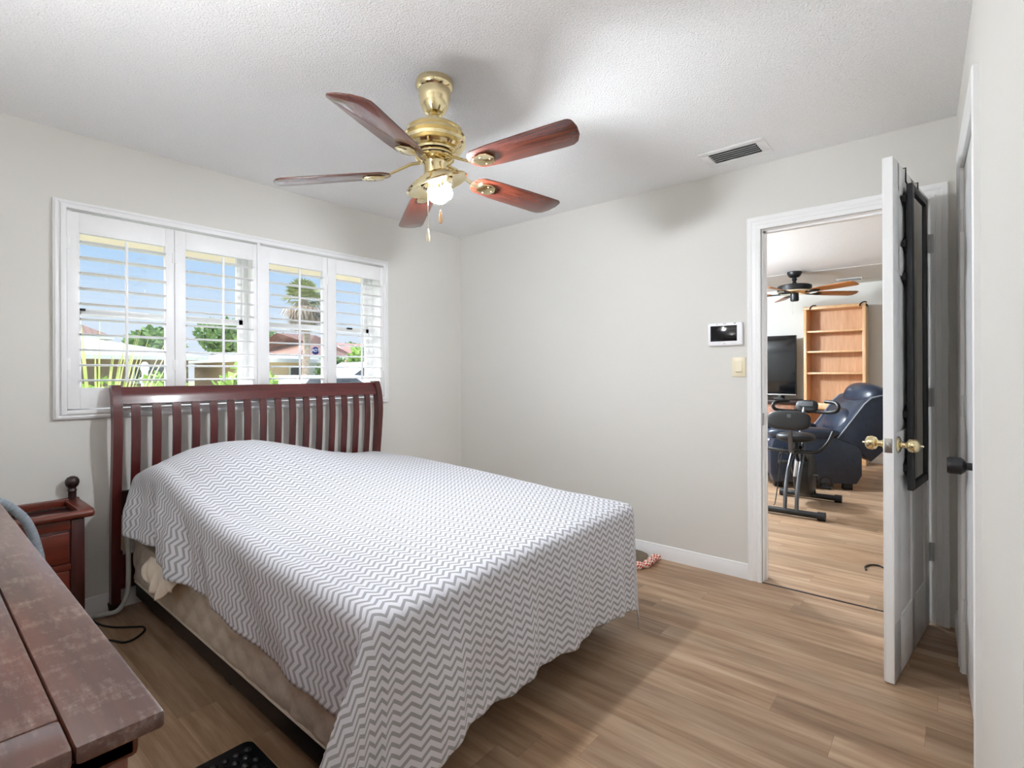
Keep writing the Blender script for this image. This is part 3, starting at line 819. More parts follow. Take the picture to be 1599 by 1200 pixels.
mb.box((nx0, ny0 + .02, nz - .03), (nx0 + .05, ny1, nz + .002), .005); mb.box((nx0, ny1 - .03, nz - .03), (nx1 - .002, ny1, nz + .006), .004)
mb.build('tray_rim', M['stand_wood'], ns)
MB().box((nx0 + .03, ny0 + .03, .562), (nx1 - .04, ny1 - .01, .572)).build('tray_floor', M['stand_dark'], ns)
mb = MB(); mb.box((nx0 + .055, ny0 + .026, .535), (nx1 - .085, ny0 + .04, .575), .002); mb.build('frieze', M['stand_wood'], ns)
for z0, z1 in ((.385, .520), (.205, .350), (.05, .18)):
    d = MB().box((nx0 + .06, ny0 + .024, z0), (nx1 - .09, ny0 + .045, z1), .004).build('drawer', M['stand_wood'], ns)
    MB().lathe([(.006, 0), (.006, .012), (.014, .018), (.015, .026), (.008, .031), (0, .032)], 16, Matrix.Translation(((nx0 + nx1) / 2 - .02, ny0 + .024, (z0 + z1) / 2)) @ Matrix.Rotation(radians(90), 4, 'X')).build('knob', M['bronze'], d)
for z in (.355, .185): MB().box((nx0 + .055, ny0 + .022, z), (nx1 - .085, ny0 + .04, z + .026), .003).build('drawer_rail', M['stand_wood'], ns)
for fx_ in (nx1 - .03, nx0 + .03):
    MB().lathe([(.0, 0), (.0165, 0), (.0165, .036), (.019, .040), (.0165, .045), (.015, .052), (.017, .056), (.024, .063), (.0285, .078), (.0275, .092), (.020, .104), (.008, .110), (0, .111)], 20, center=(fx_ if fx_ > .3 else fx_, ny1 - .022, nz + .004)).build('finial', M['dark_wood'], ns)
ph = MB().lathe([(0, 0), (.066, 0), (.072, .005), (.072, .009), (.064, .012), (0, .011)], 32, center=(.43, 3.10, .5725)).build('charging_pad', M['black'])
tag(ph, 'flat black round charger lying in the nightstand tray', 'charger')
# cord from the nightstand down to the floor
cordpts = smooth_path([(.541, 3.345, .56), (.556, 3.342, .50), (.549, 3.345, .42), (.556, 3.343, .30), (.566, 3.340, .18), (.577, 3.330, .06), (.596, 3.29, .034), (.62, 3.20, .008), (.66, 3.10, .006), (.72, 3.03, .006), (.755, 2.99, .006), (.75, 2.94, .006), (.70, 2.885, .006), (.655, 2.885, .006), (.615, 2.96, .006), (.55, 3.0, .006)], 6)
cord = MB().tube(cordpts, .0045, 8).build('black_cable', M['cord']); tag(cord, 'black power cord hanging beside the nightstand and looped on the floor', 'cord')
# corrugated hoses
def hose(name, pts, r, mat, label):
    P = smooth_path(pts, 24); rad = []; s = 0; Q = []
    # resample evenly so that the rings have a constant pitch
    L = [0]
    for a, b in zip(P, P[1:]): L.append(L[-1] + (b - a).length)
    n = int(L[-1] / .0016); j = 0
    for k in range(n + 1):
        d = L[-1] * k / n
        while j < len(L) - 2 and L[j + 1] < d: j += 1
        t = (d - L[j]) / max(1e-9, L[j + 1] - L[j]); Q.append(P[j].lerp(P[j + 1], t)); rad.append(r * (1.0 if (d / .0064) % 1 < .5 else .88))
    o = MB().tube(Q, rad, 12).build(name, mat, angle=60); return tag(o, label, 'hose')
hose('breathing_hose', [(.44, 3.25, .014), (.54, 3.285, .014), (.60, 3.29, .014), (.665, 3.265, .016), (.715, 3.235, .03), (.745, 3.215, .10), (.750, 3.205, .19), (.748, 3.195, .30), (.742, 3.18, .40), (.738, 3.165, .48)], .0115, M['hose'], 'pale grey corrugated hose curving from the floor up under the sheet')
hose('breathing_hose', [(.14, 2.74, .79), (.235, 2.71, .755), (.290, 2.70, .70), (.320, 2.70, .64), (.340, 2.70, .56), (.350, 2.70, .48), (.353, 2.72, .30), (.36, 2.82, .08), (.40, 2.9, .014), (.46, 2.93, .014)], .0165, M['hose_dark'], 'blue grey corrugated hose dropping behind the dresser edge')
# outlet behind the headboard with a plug
so_ = thing('wall_outlet', 'wall outlet low behind the headboard with a black plug in it', 'outlet', (.735, YW, .30))
MB().box((.70, YW - .006, .25), (.77, YW, .365), .003).build('cover_plate', M['ivory'], so_)
pl = MB().box((.716, YW - .045, .262), (.752, YW - .006, .305), .006).build('power_plug', M['black']); tag(pl, 'black plug in the outlet behind the headboard', 'plug')

# ================================================================== dresser
dr = thing('dresser', 'worn mahogany dresser with a scuffed plank top in the near left corner', 'dresser', (-.1, 1.3, 0))
dx0, dx1, dy0, dy1, dz = XL + .015, .166, .583, 2.13, .90
def plank(a, b, nm='top_board'): MB().box((a[0], a[1], dz - .018), (b[0], b[1], dz), .0045).build(nm, M['dresser_top'], dr)
plank((.0975, dy0), (dx1, dy1)); plank((dx0, dy0), (.0968, dy0 + .062)); plank((dx0, dy1 - .062), (.0968, dy1)); plank((dx0, dy0 + .0627), (-.13, dy1 - .0627)); plank((-.1293, dy0 + .0627), (.0968, dy1 - .0627))
MB().box((dx0 + .02, dy0 + .05, .08), (.135, dy1 - .05, dz - .0185), .003).build('carcass', M['dresser_wood'], dr)
for yy in (dy0 + .028, dy1 - .083):
    MB().box((.09, yy, 0), (.143, yy + .055, dz - .0185), .004).build('corner_post', M['dresser_wood'], dr)
    MB().box((dx0 + .01, yy, 0), (dx0 + .06, yy + .055, dz - .0185), .004).build('corner_post', M['dresser_wood'], dr)
mb = MB(); mb.box((.05, dy0 + .02, dz - .045), (.150, dy1 - .02, dz - .0185), .006); mb.box((dx0, dy0 + .02, dz - .045), (.150, dy0 + .06, dz - .0185), .006); mb.build('moulding', M['dresser_wood'], dr)
for c in range(2):
    for r_ in range(3):
        ya = dy0 + .09 + c * .69; za = .12 + r_ * .245
        d = MB().box((.128, ya, za), (.146, ya + .67, za + .225), .005).build('drawer', M['dresser_wood'], dr)
        for yk in (ya + .16, ya + .51):
            MB().lathe([(.007, 0), (.007, .014), (.016, .02), (.017, .028), (.008, .034), (0, .035)], 16, Matrix.Translation((.146, yk, za + .112)) @ Matrix.Rotation(radians(90), 4, 'Y')).build('knob', M['bronze'], d)

# unseen uplight added on the dresser to bounce fill light off the ceiling
TLX, TLY = -.215, 1.25
tl = thing('fill_uplight', 'added fill light shaped as a pewter uplight, out of view on the dresser', 'fill light', (TLX, TLY, dz))
MB().lathe([(0, dz), (.085, dz), (.088, dz + .01), (.06, dz + .02), (.018, dz + .035), (.014, dz + .06), (.014, dz + .30), (.03, dz + .315), (0, dz + .315)], 28, None, (TLX, TLY, 0)).build('fill_base', M['bronze'], tl)
MB().lathe([(.02, dz + .31), (.075, dz + .335), (.115, dz + .375), (.130, dz + .43), (.126, dz + .43), (.110, dz + .38), (.07, dz + .342), (.02, dz + .318)], 36, None, (TLX, TLY, 0)).build('fill_bowl', M['bronze'], tl)
MB().lathe([(0, dz + .392), (.108, dz + .392), (.108, dz + .388), (0, dz + .388)], 32, None, (TLX, TLY, 0)).build('diffuser', M['fill_diffuser'], tl)
# cushioned rubber mat with round bumps
mt = thing('floor_mat', 'black rubber mat with raised bumps on the floor by the bed', 'mat', (.62, 1.5, 0))
MB().prism(rrect(.30, .750, 1.02, 1.782, .03, 8), .001, .016, 'z', bev=.005).build('pad', M['rubber'], mt)
mb = MB()
for i in range(13):
    for j in range(22):
        x = .335 + i * .0335 + (.0168 if j % 2 else 0); y = 1.05 + j * .0325
        if x < .725: mb.lathe([(.0125, .013), (.0115, .018), (.007, .0215), (0, .0225)], 10, center=(x, y, .001))
o = mb.build('bumps', M['rubber'], mt); o['kind'] = 'stuff'

# low fabric bed and checked rope toy by the wall
cu = MB().pillow((3.03, 1.735, .0165), (.42, .45, .032), 4, 32).build('pet_cushion', M['taupe']); tag(cu, 'thin flat taupe cushion on the floor behind the foot of the bed', 'cushion')
P_ = smooth_path([(2.86, 1.58, .022), (2.95, 1.525, .022), (3.01, 1.475, .022), (3.07, 1.465, .028), (3.13, 1.475, .03), (3.19, 1.465, .024)], 10)
mb = MB(); mb.tube(P_, [.014 + .012 * abs(sin(k * .33)) for k in range(len(P_))], 14)
lay = mb.bm.loops.layers.uv.verify()
for f in mb.bm.faces:
    for l in f.loops: l[lay].uv = (l.vert.co.x * 5, l.vert.co.z * 5 + l.vert.co.y * 4)
ty = mb.build('rope_toy', M['red_cloth'], angle=70); tag(ty, 'red and white checked twisted cloth toy lying by the baseboard', 'toy')

# ================================================================== ceiling fan with light
FX, FY = 1.440, 1.637
fan = thing('ceiling_fan', 'polished brass ceiling fan with five rosewood blades and lit bulbs', 'ceiling fan', (FX, FY, CZ))
def lat(prof, nm, mat, seg=40, c=(FX, FY, 0), par=None, mtx=None): return MB().lathe(prof, seg, mtx, c).build(nm, mat, par or fan)
lat([(0, 2.44), (.074, 2.44), (.078, 2.43), (.078, 2.415), (.072, 2.405), (.066, 2.40), (.066, 2.372), (.062, 2.362), (.060, 2.345), (.052, 2.322), (.04, 2.305), (.026, 2.300), (.022, 2.305), (0, 2.31)], 'canopy', M['brass'])
lat([(0, 2.32), (.0125, 2.32), (.0125, 2.24), (0, 2.24)], 'downrod', M['brass_pale'], 20)
lat([(0, 2.262), (.05, 2.262), (.080, 2.254), (.102, 2.243), (.104, 2.237), (.115, 2.233), (.117, 2.226), (.110, 2.221), (.124, 2.214), (.127, 2.203), (.115, 2.196), (.128, 2.187), (.126, 2.174), (.110, 2.168), (.118, 2.159), (.110, 2.149), (.092, 2.145), (.090, 2.138), (.074, 2.134), (.074, 2.128), (0, 2.128)], 'motor_housing', M['brass'], 56)
lat([(0, 2.128), (.070, 2.128), (.070, 2.121), (0, 2.121)], 'motor_gap', M['dark_gap'])
lat([(0, 2.121), (.078, 2.121), (.080, 2.112), (.066, 2.104), (.052, 2.100), (.046, 2.090), (.045, 2.050), (.040, 2.040), (0, 2.040)], 'switch_housing', M['brass'])
tilt = Matrix.Translation((FX, FY, 2.075)) @ Matrix.Rotation(radians(-2.7), 4, 'X')
# blades: clipped outer corner, rounded root
def blade_outline():
    pts = []
    for k in range(9):
        a = radians(110 + 140 * k / 8); pts.append((.245 + .062 * cos(a), .058 * sin(a)))
    out = [(.30, -.062), (.45, -.066), (.60, -.068)] + [(.640 + .022 * sin(radians(a)), -.046 - .022 * cos(radians(a))) for a in (0, 30, 60, 90)]
    out += [(.664, -.02), (.655, .020), (.635, .052)] + [(.612, .066), (.58, .068), (.45, .066), (.30, .062)]
    return out + pts
for k in range(5):
    a = radians(-83.1 + 72 * k); droop = 2.6
    base = tilt @ Matrix.Rotation(a, 4, 'Z') @ Matrix.Rotation(radians(droop), 4, 'Y')
    mb = MB(); mb.prism(blade_outline(), -.003, .003, 'z', base @ Matrix.Rotation(radians(-11), 4, 'X') @ Matrix.Translation((0, 0, -.012)), bev=.0012)
    # local wood grain: a blade keeps its own frame
    bl = mb.build('fan_blade', M['blade'], None)
    mtx = tilt @ Matrix.Rotation(a, 4, 'Z') @ Matrix.Rotation(radians(droop), 4, 'Y')
    bl.data.transform(mtx.inverted()); bl.parent = fan; bl.matrix_local = WM[fan].inverted() @ mtx; WM[bl] = mtx
    mb = MB()
    mb.tube([(.060, 0, .030), (.10, 0, .026), (.15, .004, .004), (.19, .006, -.012), (.22, 0, -.02)], [.010, .010, .009, .009, .010], 10, mtx=base, flat=.6)
    pr = base @ Matrix.Rotation(radians(-11), 4, 'X') @ Matrix.Translation((0, 0, -.019))
    mb.prism([(.212, -.010), (.222, -.028), (.262, -.036), (.287, -.030), (.303, 0), (.287, .030), (.262, .036), (.222, .028), (.212, .010)], -.007, .003, 'z', pr, bev=.003)
    arm = mb.build('blade_arm', M['brass'], fan)
    mb = MB()
    for sx_, sy_ in ((.285, 0), (.255, .022), (.255, -.022)): mb.ball((sx_, sy_, -.0075), (.004, .004, .002), 8, pr)
    mb.build('screw', M['brass_pale'], arm)
# light fitter: ribbed plate hanging at a slant, three sockets with lit bulbs
LT = Matrix.Translation((FX, FY, 2.036)) @ Matrix.Rotation(radians(-18), 4, Fv) @ Matrix.Rotation(radians(7), 4, Rv)
MB().lathe([(0, .022), (.050, .022), (.056, .014), (.072, .012), (.078, .004), (.094, .002), (.098, -.006), (.112, -.008), (.117, -.016), (.130, -.019), (.134, -.028), (.128, -.034), (.110, -.032), (.09, -.022), (0, -.018)], 56, LT).build('light_fitter', M['brass'], fan)
for k, ang in enumerate((-20, 100, 220)):
    a = radians(ang) + atan2(Rv.y, Rv.x)
    ax = LT @ Matrix.Translation((.062 * cos(a), .062 * sin(a), -.022)) @ Matrix.Rotation(a, 4, 'Z') @ Matrix.Rotation(radians(38), 4, 'Y') @ Matrix.Rotation(pi, 4, 'X')
    MB().lathe([(0, -.004), (.017, -.004), (.020, .004), (.019, .022), (.014, .026), (0, .026)], 20, ax).build('lamp_socket', M['brass_pale'], fan)
    MB().lathe([(0, .024), (.012, .026), (.015, .034), (.026, .048), (.030, .062), (.026, .078), (.014, .088), (0, .091)], 20, ax).build('light_bulb', M['bulb'], fan)
def chain(x, y, z0, z1, fob, mat, r=.0017):
    c = MB().tube([(x, y, z0), (x, y, z1)], r, 6).build('pull_chain', M['brass_pale'], fan)
    MB().lathe([(0, 0), (.003, -.002), (.004, -.008), (.0075, -.035), (.008, -.046), (.006, -.053), (0, -.055)], 14, center=(x, y, z1 + .002)).build(fob, mat, c)
tv_ = Vector((FX, FY, 0))
c1 = tv_ + Rv * -.022 - Fv * .05; c2 = tv_ + Rv * .030 - Fv * .055
chain(c1.x, c1.y, 2.02, 1.812, 'pull_knob', M['ivory']); chain(c2.x, c2.y, 2.04, 1.885, 'pull_knob', M['oak'])

# ================================================================== ceiling vent, panel, switch
vt = thing('ceiling_vent', 'white framed ceiling air vent above the doorway side of the bedroom', 'air vent', (2.98, .91, CZ))
mb = MB(); a0, a1, b0, b1 = 2.922, 3.060, .789, 1.036
for p, q in (((a0 - .045, b0 - .045), (a0, b1 + .045)), ((a1, b0 - .045), (a1 + .045, b1 + .045)), ((a0, b0 - .045), (a1, b0)), ((a0, b1), (a1, b1 + .045))):
    mb.box((p[0], p[1], CZ - .007), (q[0], q[1], CZ - .0002), .002)
mb.build('vent_frame', M['vent_white'], vt)
MB().box((a0, b0, CZ - .0012), (a1, b1, CZ - .0003)).build('vent_back', M['dark_gap'], vt)
for k in range(5):
    x = a0 + .013 + k * .0275
    MB().box((-.0135, b0, -.0007), (.0135, b1, .0007), 0, Matrix.Translation((x, 0, CZ - .009)) @ Matrix.Rotation(radians(-33), 4, 'Y')).build('vent_slat', M['grey_metal'], vt)
tp = thing('alarm_keypad', 'white wall mounted touchscreen keypad on the door wall', 'control panel', (XW, 1.05, 1.45))
MB().box((XW - .026, .949, 1.386), (XW - .0005, 1.152, 1.526), .010, seg=3).build('panel_body', M['plastic_white'], tp)
MB().box((XW - .0275, .978, 1.414), (XW - .024, 1.134, 1.508), .001).build('screen', M['screen'], tp)
mb = MB()
for y, z, wy, hz in ((1.05, 1.399, .010, .0025), (1.05, 1.518, .018, .004), (1.095, 1.518, .006, .004), (.99, 1.519, .012, .005)): mb.box((XW - .0268, y - wy / 2, z - hz / 2), (XW - .0256, y + wy / 2, z + hz / 2))
mb.build('panel_marks', M['steel_grey'], tp)
sw = thing('light_switch', 'ivory rocker light switch beside the doorway, below the touchscreen', 'light switch', (XW, .974, 1.257))
MB().box((XW - .006, .935, 1.198), (XW, 1.013, 1.316), .003).build('switch_plate', M['ivory'], sw)
MB().prism([(XW - .006, 1.224), (XW - .013, 1.230), (XW - .009, 1.290), (XW - .006, 1.291)], .957, .991, 'y').build('rocker', M['ivory'], sw)

# ================================================================== open bedroom door
HX, HY = 3.232, .088
DL, DT, DH = .735, .035, 2.066
door = thing('door_1', 'white six panel bedroom door standing open with brass knobs', 'door', (HX, HY, 0), atan2(.11882, -.99292), kind='structure')
LD = WM[door]
mb = MB(); mb.box((0, -DT + .007, .006), (DL, -.007, DH), 0, LD)
stile, xs = .112, [(.112, .338), (.398, .623)]
zs = [(.235, .80), (.985, 1.62), (1.735, 1.95)]
def bars(mb, y0, y1):
    mb.box((0, y0, .006), (stile, y1, DH), .0015, LD); mb.box((DL - stile, y0, .006), (DL, y1, DH), .0015, LD); mb.box((.338, y0, .006), (.398, y1, DH), .0015, LD)
    for z0, z1 in ((.006, .235), (.80, .985), (1.62, 1.735), (1.95, DH)): mb.box((.002, y0, z0), (DL - .002, y1, z1), .0015, LD)
bars(mb, -.008, 0); bars(mb, -DT, -DT + .008)
mb.build('door_leaf', M['white'], door)
for x0, x1 in xs:
    for z0, z1 in zs:
        mb = MB()
        for s in (0, 1):
            y_out, y_in = (-.0015, -.008) if s == 0 else (-DT + .0015, -DT + .008)
            o_ = [(x0 + .008, z0 + .008), (x1 - .008, z0 + .008), (x1 - .008, z1 - .008), (x0 + .008, z1 - .008)]
            i_ = [(x0 + .036, z0 + .036), (x1 - .036, z0 + .036), (x1 - .036, z1 - .036), (x0 + .036, z1 - .036)]
            mb._add([(p[0], y_in, p[1]) for p in o_] + [(p[0], y_out, p[1]) for p in i_], [(0, 1, 5, 4), (1, 2, 6, 5), (2, 3, 7, 6), (3, 0, 4, 7), (4, 5, 6, 7)], LD)
        mb.build('door_panel', M['white'], door)
def knob(yside, nm):
    s = 1 if yside > 0 else -1; at = (DL - .062, 0 if s > 0 else -DT, .935)
    mtx = LD @ Matrix.Translation(at) @ Matrix.Rotation(radians(-90 * s), 4, 'X')
    k = MB().lathe([(0, 0), (.031, 0), (.033, .003), (.028, .009), (.014, .013), (.011, .024), (.013, .031), (.024, .037), (.0285, .050), (.026, .064), (.020, .070), (.012, .073), (0, .074)], 10 if False else 28, mtx).build(nm, M['brass'], door)
    MB().lathe([(0, .073), (.004, .074), (.004, .082), (.0025, .084), (0, .084)], 10, mtx).build('lock_button', M['brass_pale'], k)
knob(1, 'door_knob'); knob(-1, 'door_knob')
lp = MB().box((DL - .0005, -DT + .005, .907), (DL + .0015, -.005, .963), .0006, LD).build('latch_plate', M['nickel'], door)
MB().box((DL, -.024, .925), (DL + .009, -.011, .945), .003, LD).build('latch_bolt', M['nickel'], lp)
for z0 in (1.800, 1.056, .308):
    mb = MB(); mb.box((-.004, -.0005, z0), (.030, .0015, z0 + .089), .0005, LD); mb.tube([(HX - .004, HY - .005, z0), (HX - .004, HY - .005, z0 + .089)], .0055, 10)
    mb.box((XW - .002, DY0 - .020, z0), (XW - .0195, DY0 - .002, z0 + .089), .0005)
    mb.build('hinge', M['grey_metal'], door)

# mirror hung over the door
mr = thing('hanging_mirror', 'tall charcoal framed mirror hanging over the open door', 'mirror', (HX, HY, .74), door.rotation_euler.z)
L2 = LD
mx0, mx1, mz0, mz1, my0, my1, fw = .245, .568, .738, 1.996, .012, .034, .034
def fbox(nm, p, q):
    MB().box(p, q, .004, L2, 2).build(nm, M['mirror_frame'], mr)
fbox('frame_side', (mx0, my0, mz0), (mx0 + fw, my1, mz1)); fbox('frame_side', (mx1 - fw, my0, mz0), (mx1, my1, mz1))
fbox('frame_rail', (mx0 + fw - .002, my0, mz0), (mx1 - fw + .002, my1, mz0 + fw)); fbox('frame_rail', (mx0 + fw - .002, my0, mz1 - fw), (mx1 - fw + .002, my1, mz1))
MB().box((mx0 + fw - .006, .022, mz0 + fw - .006), (mx1 - fw + .006, .026, mz1 - fw + .006), 0, L2).build('mirror_glass', M['mirror'], mr)
MB().box((mx0 + .02, .011, mz0 + .02), (mx1 - .02, .0215, mz1 - .02), 0, L2).build('backing_board', M['black'], mr)
for x in (.28, .53):
    mb = MB(); mb.tube([(x, .020, mz1 - .02), (x, .005, mz1 + .02), (x, .005, DH + .006), (x, -DT - .004, DH + .006), (x, -DT - .004, DH - .02)], .003, 8, mtx=L2)
    mb.build('door_hook', M['black_metal'], mr)
for z in (1.932, 1.749, 1.613, 1.05, .832):
    MB().prism([(mx1 - .03, z - .035), (mx1 + .012, z - .012), (mx1 + .012, z + .012), (mx1 - .03, z + .035)], .001, .013, 'y', L2).build('spacer', M['black'], mr)

# ================================================================== closet door in the right wall
WA = math.atan(.0371)
cl = thing('door_2', 'white closet door in the right wall with a pewter knob', 'door', (CX1, ywr(CX1), 0), WA, kind='structure')
LC = WM[cl]                     # local x runs along the wall towards the corner, y into the room
cw = (CX1 - CX0) / cos(WA)
MB().box((-cw + .003, -.036, .010), (-.003, -.003, CDZ - .003), .002, LC).build('door_leaf', M['closet_white'], cl)
for x0, x1 in ((-cw + .10, -cw / 2 - .03), (-cw / 2 + .03, -.10)):
    for z0, z1 in zs:
        mb = MB(); o_ = [(x0, z0), (x1, z0), (x1, z1), (x0, z1)]; i_ = [(x0 + .03, z0 + .03), (x1 - .03, z0 + .03), (x1 - .03, z1 - .03), (x0 + .03, z1 - .03)]
        mb._add([(p[0], -.0028, p[1]) for p in o_] + [(p[0], .0008, p[1]) for p in i_], [(0, 1, 5, 4), (1, 2, 6, 5), (2, 3, 7, 6), (3, 0, 4, 7), (4, 5, 6, 7)], LC)
        mb.build('door_panel', M['closet_white'], cl)
kc = LC @ Matrix.Translation((-cw + .075, -.003, .925)) @ Matrix.Rotation(radians(-90), 4, 'X')
MB().lathe([(0, 0), (.030, 0), (.031, .004), (.020, .010), (.012, .014), (.012, .028), (.022, .034), (.0265, .040), (.0265, .070), (.024, .076), (0, .077)], 28, kc).build('door_knob', M['bronze'], cl)
for z0 in (1.790, 1.040, .215):
    mb = MB(); mb.box((-.036, -.003, z0), (.026, .0005, z0 + .089), .0005, LC)
    mb.tube([LC @ Vector((0, .004, z0)), LC @ Vector((0, .004, z0 + .089))], .0058, 10); mb.build('hinge', M['vent_white'], cl)
# its casing: profile swept in the wall's own frame
def closet_casing():
    prof = [(0, 0), (0, .010), (.010, .016), (.024, .016), (.028, .012), (.048, .012), (.056, .017), (.068, .019), (.072, .015), (.072, 0)]
    mb = MB(); loops = []
    for xx, zz, dx, dz_ in ((-cw, 0, -1, 0), (-cw, CDZ, -1, 1), (0, CDZ, 1, 1), (0, 0, 1, 0)):
        loops.append([mb._v((xx + dx * u, t, zz + dz_ * u), LC) for u, t in prof])
    for a, b in zip(loops, loops[1:]):
        for i in range(len(prof) - 1): mb.bm.faces.new((a[i], a[i + 1], b[i + 1], b[i]))
    mb.bm.faces.new(loops[0]); mb.bm.faces.new(loops[-1])
    return mb
struct('trim_9', closet_casing(), M['white'], label='white casing of the closet door')

# ================================================================== living room
bk = thing('bookcase', 'tall empty honey oak bookcase against the far wall', 'bookcase', (8.27, 1.22, 0))
kx0, kx1, ky0, ky1, kz = 8.12, 8.42, .860, 1.577, 2.128
for a, b in ((ky0, ky0 + .036), (ky1 - .036, ky1)): MB().box((kx0, a, 0), (kx1, b, kz), .003).build('side_panel', M['oak'], bk)
MB().box((kx0 - .004, ky0, kz - .042), (kx1, ky1, kz), .003).build('top_board', M['oak'], bk)
MB().box((kx1 - .012, ky0 + .03, 0), (kx1 - .004, ky1 - .03, kz - .03)).build('back_panel', M['oak_back'], bk)
for z in (1.768, 1.490, 1.195): MB().box((kx0 + .02, ky0 + .034, z), (kx1 - .012, ky1 - .034, z + .026), .003).build('shelf', M['oak'], bk)
MB().box((kx0, ky0 + .034, .72), (kx1 - .012, ky1 - .034, .80), .004).build('shelf', M['oak'], bk)
MB().box((kx0 + .02, ky0 + .034, .40), (kx1 - .012, ky1 - .034, .425), .003).build('shelf', M['oak'], bk)
MB().box((kx0 + .006, ky0 + .034, 0), (kx0 + .03, ky1 - .034, .10), .003).build('kick_board', M['oak'], bk)
for y, lab in ((1.45, 'small black clip on the left of the bookcase top'), (.875, 'small black clip on the right corner of the bookcase top')):
    mb = MB(); mb.tube(smooth_path([(8.106, y + .05, 2.09), (8.104, y + .03, 2.125), (8.112, y, 2.139), (8.16, y - .02, 2.1375)], 5), .008, 8)
    tag(mb.build('bookcase_clip', M['black']), lab, 'clip', 'black clips on the bookcase')

ts = thing('tv_stand', 'brown wooden stand under the television', 'tv stand', (8.15, 2.45, 0))
MB().box((7.92, 1.605, .785), (8.42, 3.28, .835), .006).build('top_board', M['dark_wood'], ts)
MB().box((7.96, 1.63, 0), (8.41, 3.25, .785), .004).build('carcass', M['tv_wood'], ts)
for a, b in ((1.66, 2.18), (2.20, 2.70), (2.72, 3.22)):
    d = MB().box((7.945, a, .10), (7.965, b, .74), .004).build('stand_door', M['tv_wood'], ts)
    MB().ball((7.938, b - .05, .45), .014, 12).build('knob', M['bronze'], d)
tvo = thing('television', 'large flat black television standing on the brown stand', 'television', (8.22, 2.45, .838))
MB().box((8.20, 1.687, .892), (8.245, 3.22, 1.752), .006).build('tv_body', M['black'], tvo)
MB().box((8.196, 1.700, .915), (8.202, 3.207, 1.742), .001).build('tv_screen', M['screen'], tvo)
MB().box((8.195, 1.69, .893), (8.203, 3.217, .913), .002).build('tv_trim', M['nickel'], tvo)
for y in (1.88, 3.02): MB().box((8.10, y - .02, .836), (8.32, y + .02, .893), .004).build('tv_foot', M['black'], tvo)
gb = MB().box((7.98, 1.80, .836), (8.06, 1.93, .868), .01).box((8.0, 1.83, .866), (8.04, 1.88, .884), .006).build('media_box', M['black']); tag(gb, 'small black media box in front of the television', 'media box')

# living room ceiling fan
LX, LY = 7.015, 1.458
lf = thing('ceiling_fan', 'dark bronze ceiling fan with walnut blades in the living room', 'ceiling fan', (LX, LY, CZ))
def lat2(prof, nm, mat, seg=32): return MB().lathe(prof, seg, None, (LX, LY, 0)).build(nm, mat, lf)
lat2([(0, 2.44), (.078, 2.44), (.080, 2.425), (.070, 2.395), (.050, 2.375), (.024, 2.368), (0, 2.368)], 'canopy', M['black_metal'])
lat2([(0, 2.37), (.022, 2.368), (.030, 2.345), (.018, 2.325), (.030, 2.295), (.045, 2.275), (0, 2.275)], 'downrod', M['black_metal'])
lat2([(0, 2.282), (.16, 2.280), (.185, 2.268), (.188, 2.212), (.175, 2.205), (0, 2.205)], 'motor_housing', M['black_metal'], 40)
lat2([(0, 2.207), (.178, 2.207), (.180, 2.190), (.15, 2.172), (.06, 2.168), (0, 2.168)], 'motor_trim', M['brass_pale'], 40)
lat2([(0, 2.17), (.045, 2.17), (.048, 2.10), (.040, 2.085), (0, 2.085)], 'switch_housing', M['black_metal'])
for k in range(5):
    mtx = Matrix.Translation((LX, LY, 2.185)) @ Matrix.Rotation(radians(-47 + 72 * k), 4, 'Z')
    mb = MB(); mb.prism([(.26, -.055), (.40, -.066), (.72, -.075), (.76, -.06), (.775, 0), (.76, .06), (.72, .075), (.40, .066), (.26, .055)], -.004, .004, 'z', Matrix.Rotation(radians(-12), 4, 'X'), bev=.001)
    bl = mb.build('fan_blade', M['fan_blade2'], None); bl.parent = lf; bl.matrix_local = WM[lf].inverted() @ mtx; WM[bl] = mtx
    mb = MB(); mb.tube([(.14, 0, -.008), (.20, .01, -.012), (.30, 0, -.010)], [.014, .012, .018], 8, mtx=mtx, flat=.6); mb.prism([(.22, -.02), (.30, -.04), (.34, 0), (.30, .04), (.22, .02)], -.012, -.006, 'z', mtx @ Matrix.Rotation(radians(-12), 4, 'X'))
    mb.build('blade_arm', M['black_metal'], lf)
MB().tube([(LX + .01, LY + .02, 2.10), (LX + .01, LY + .02, 1.93)], .0025, 6).build('pull_chain', M['nickel'], lf)
# globe added out of sight to the left to brighten the living room
fl = thing('pendant_fill', 'added white fill globe hanging unseen in the living room', 'ceiling lamp', (5.3, 2.75, CZ))
MB().lathe([(0, 2.44), (.07, 2.44), (.07, 2.42), (.012, 2.41), (.012, 2.31), (.04, 2.30), (0, 2.30)], 24, None, (5.3, 2.75, 0)).build('fill_base', M['nickel'], fl)
MB().ball((5.3, 2.75, 2.175), .13, 28).build('fill_globe', M['living_fill'], fl)
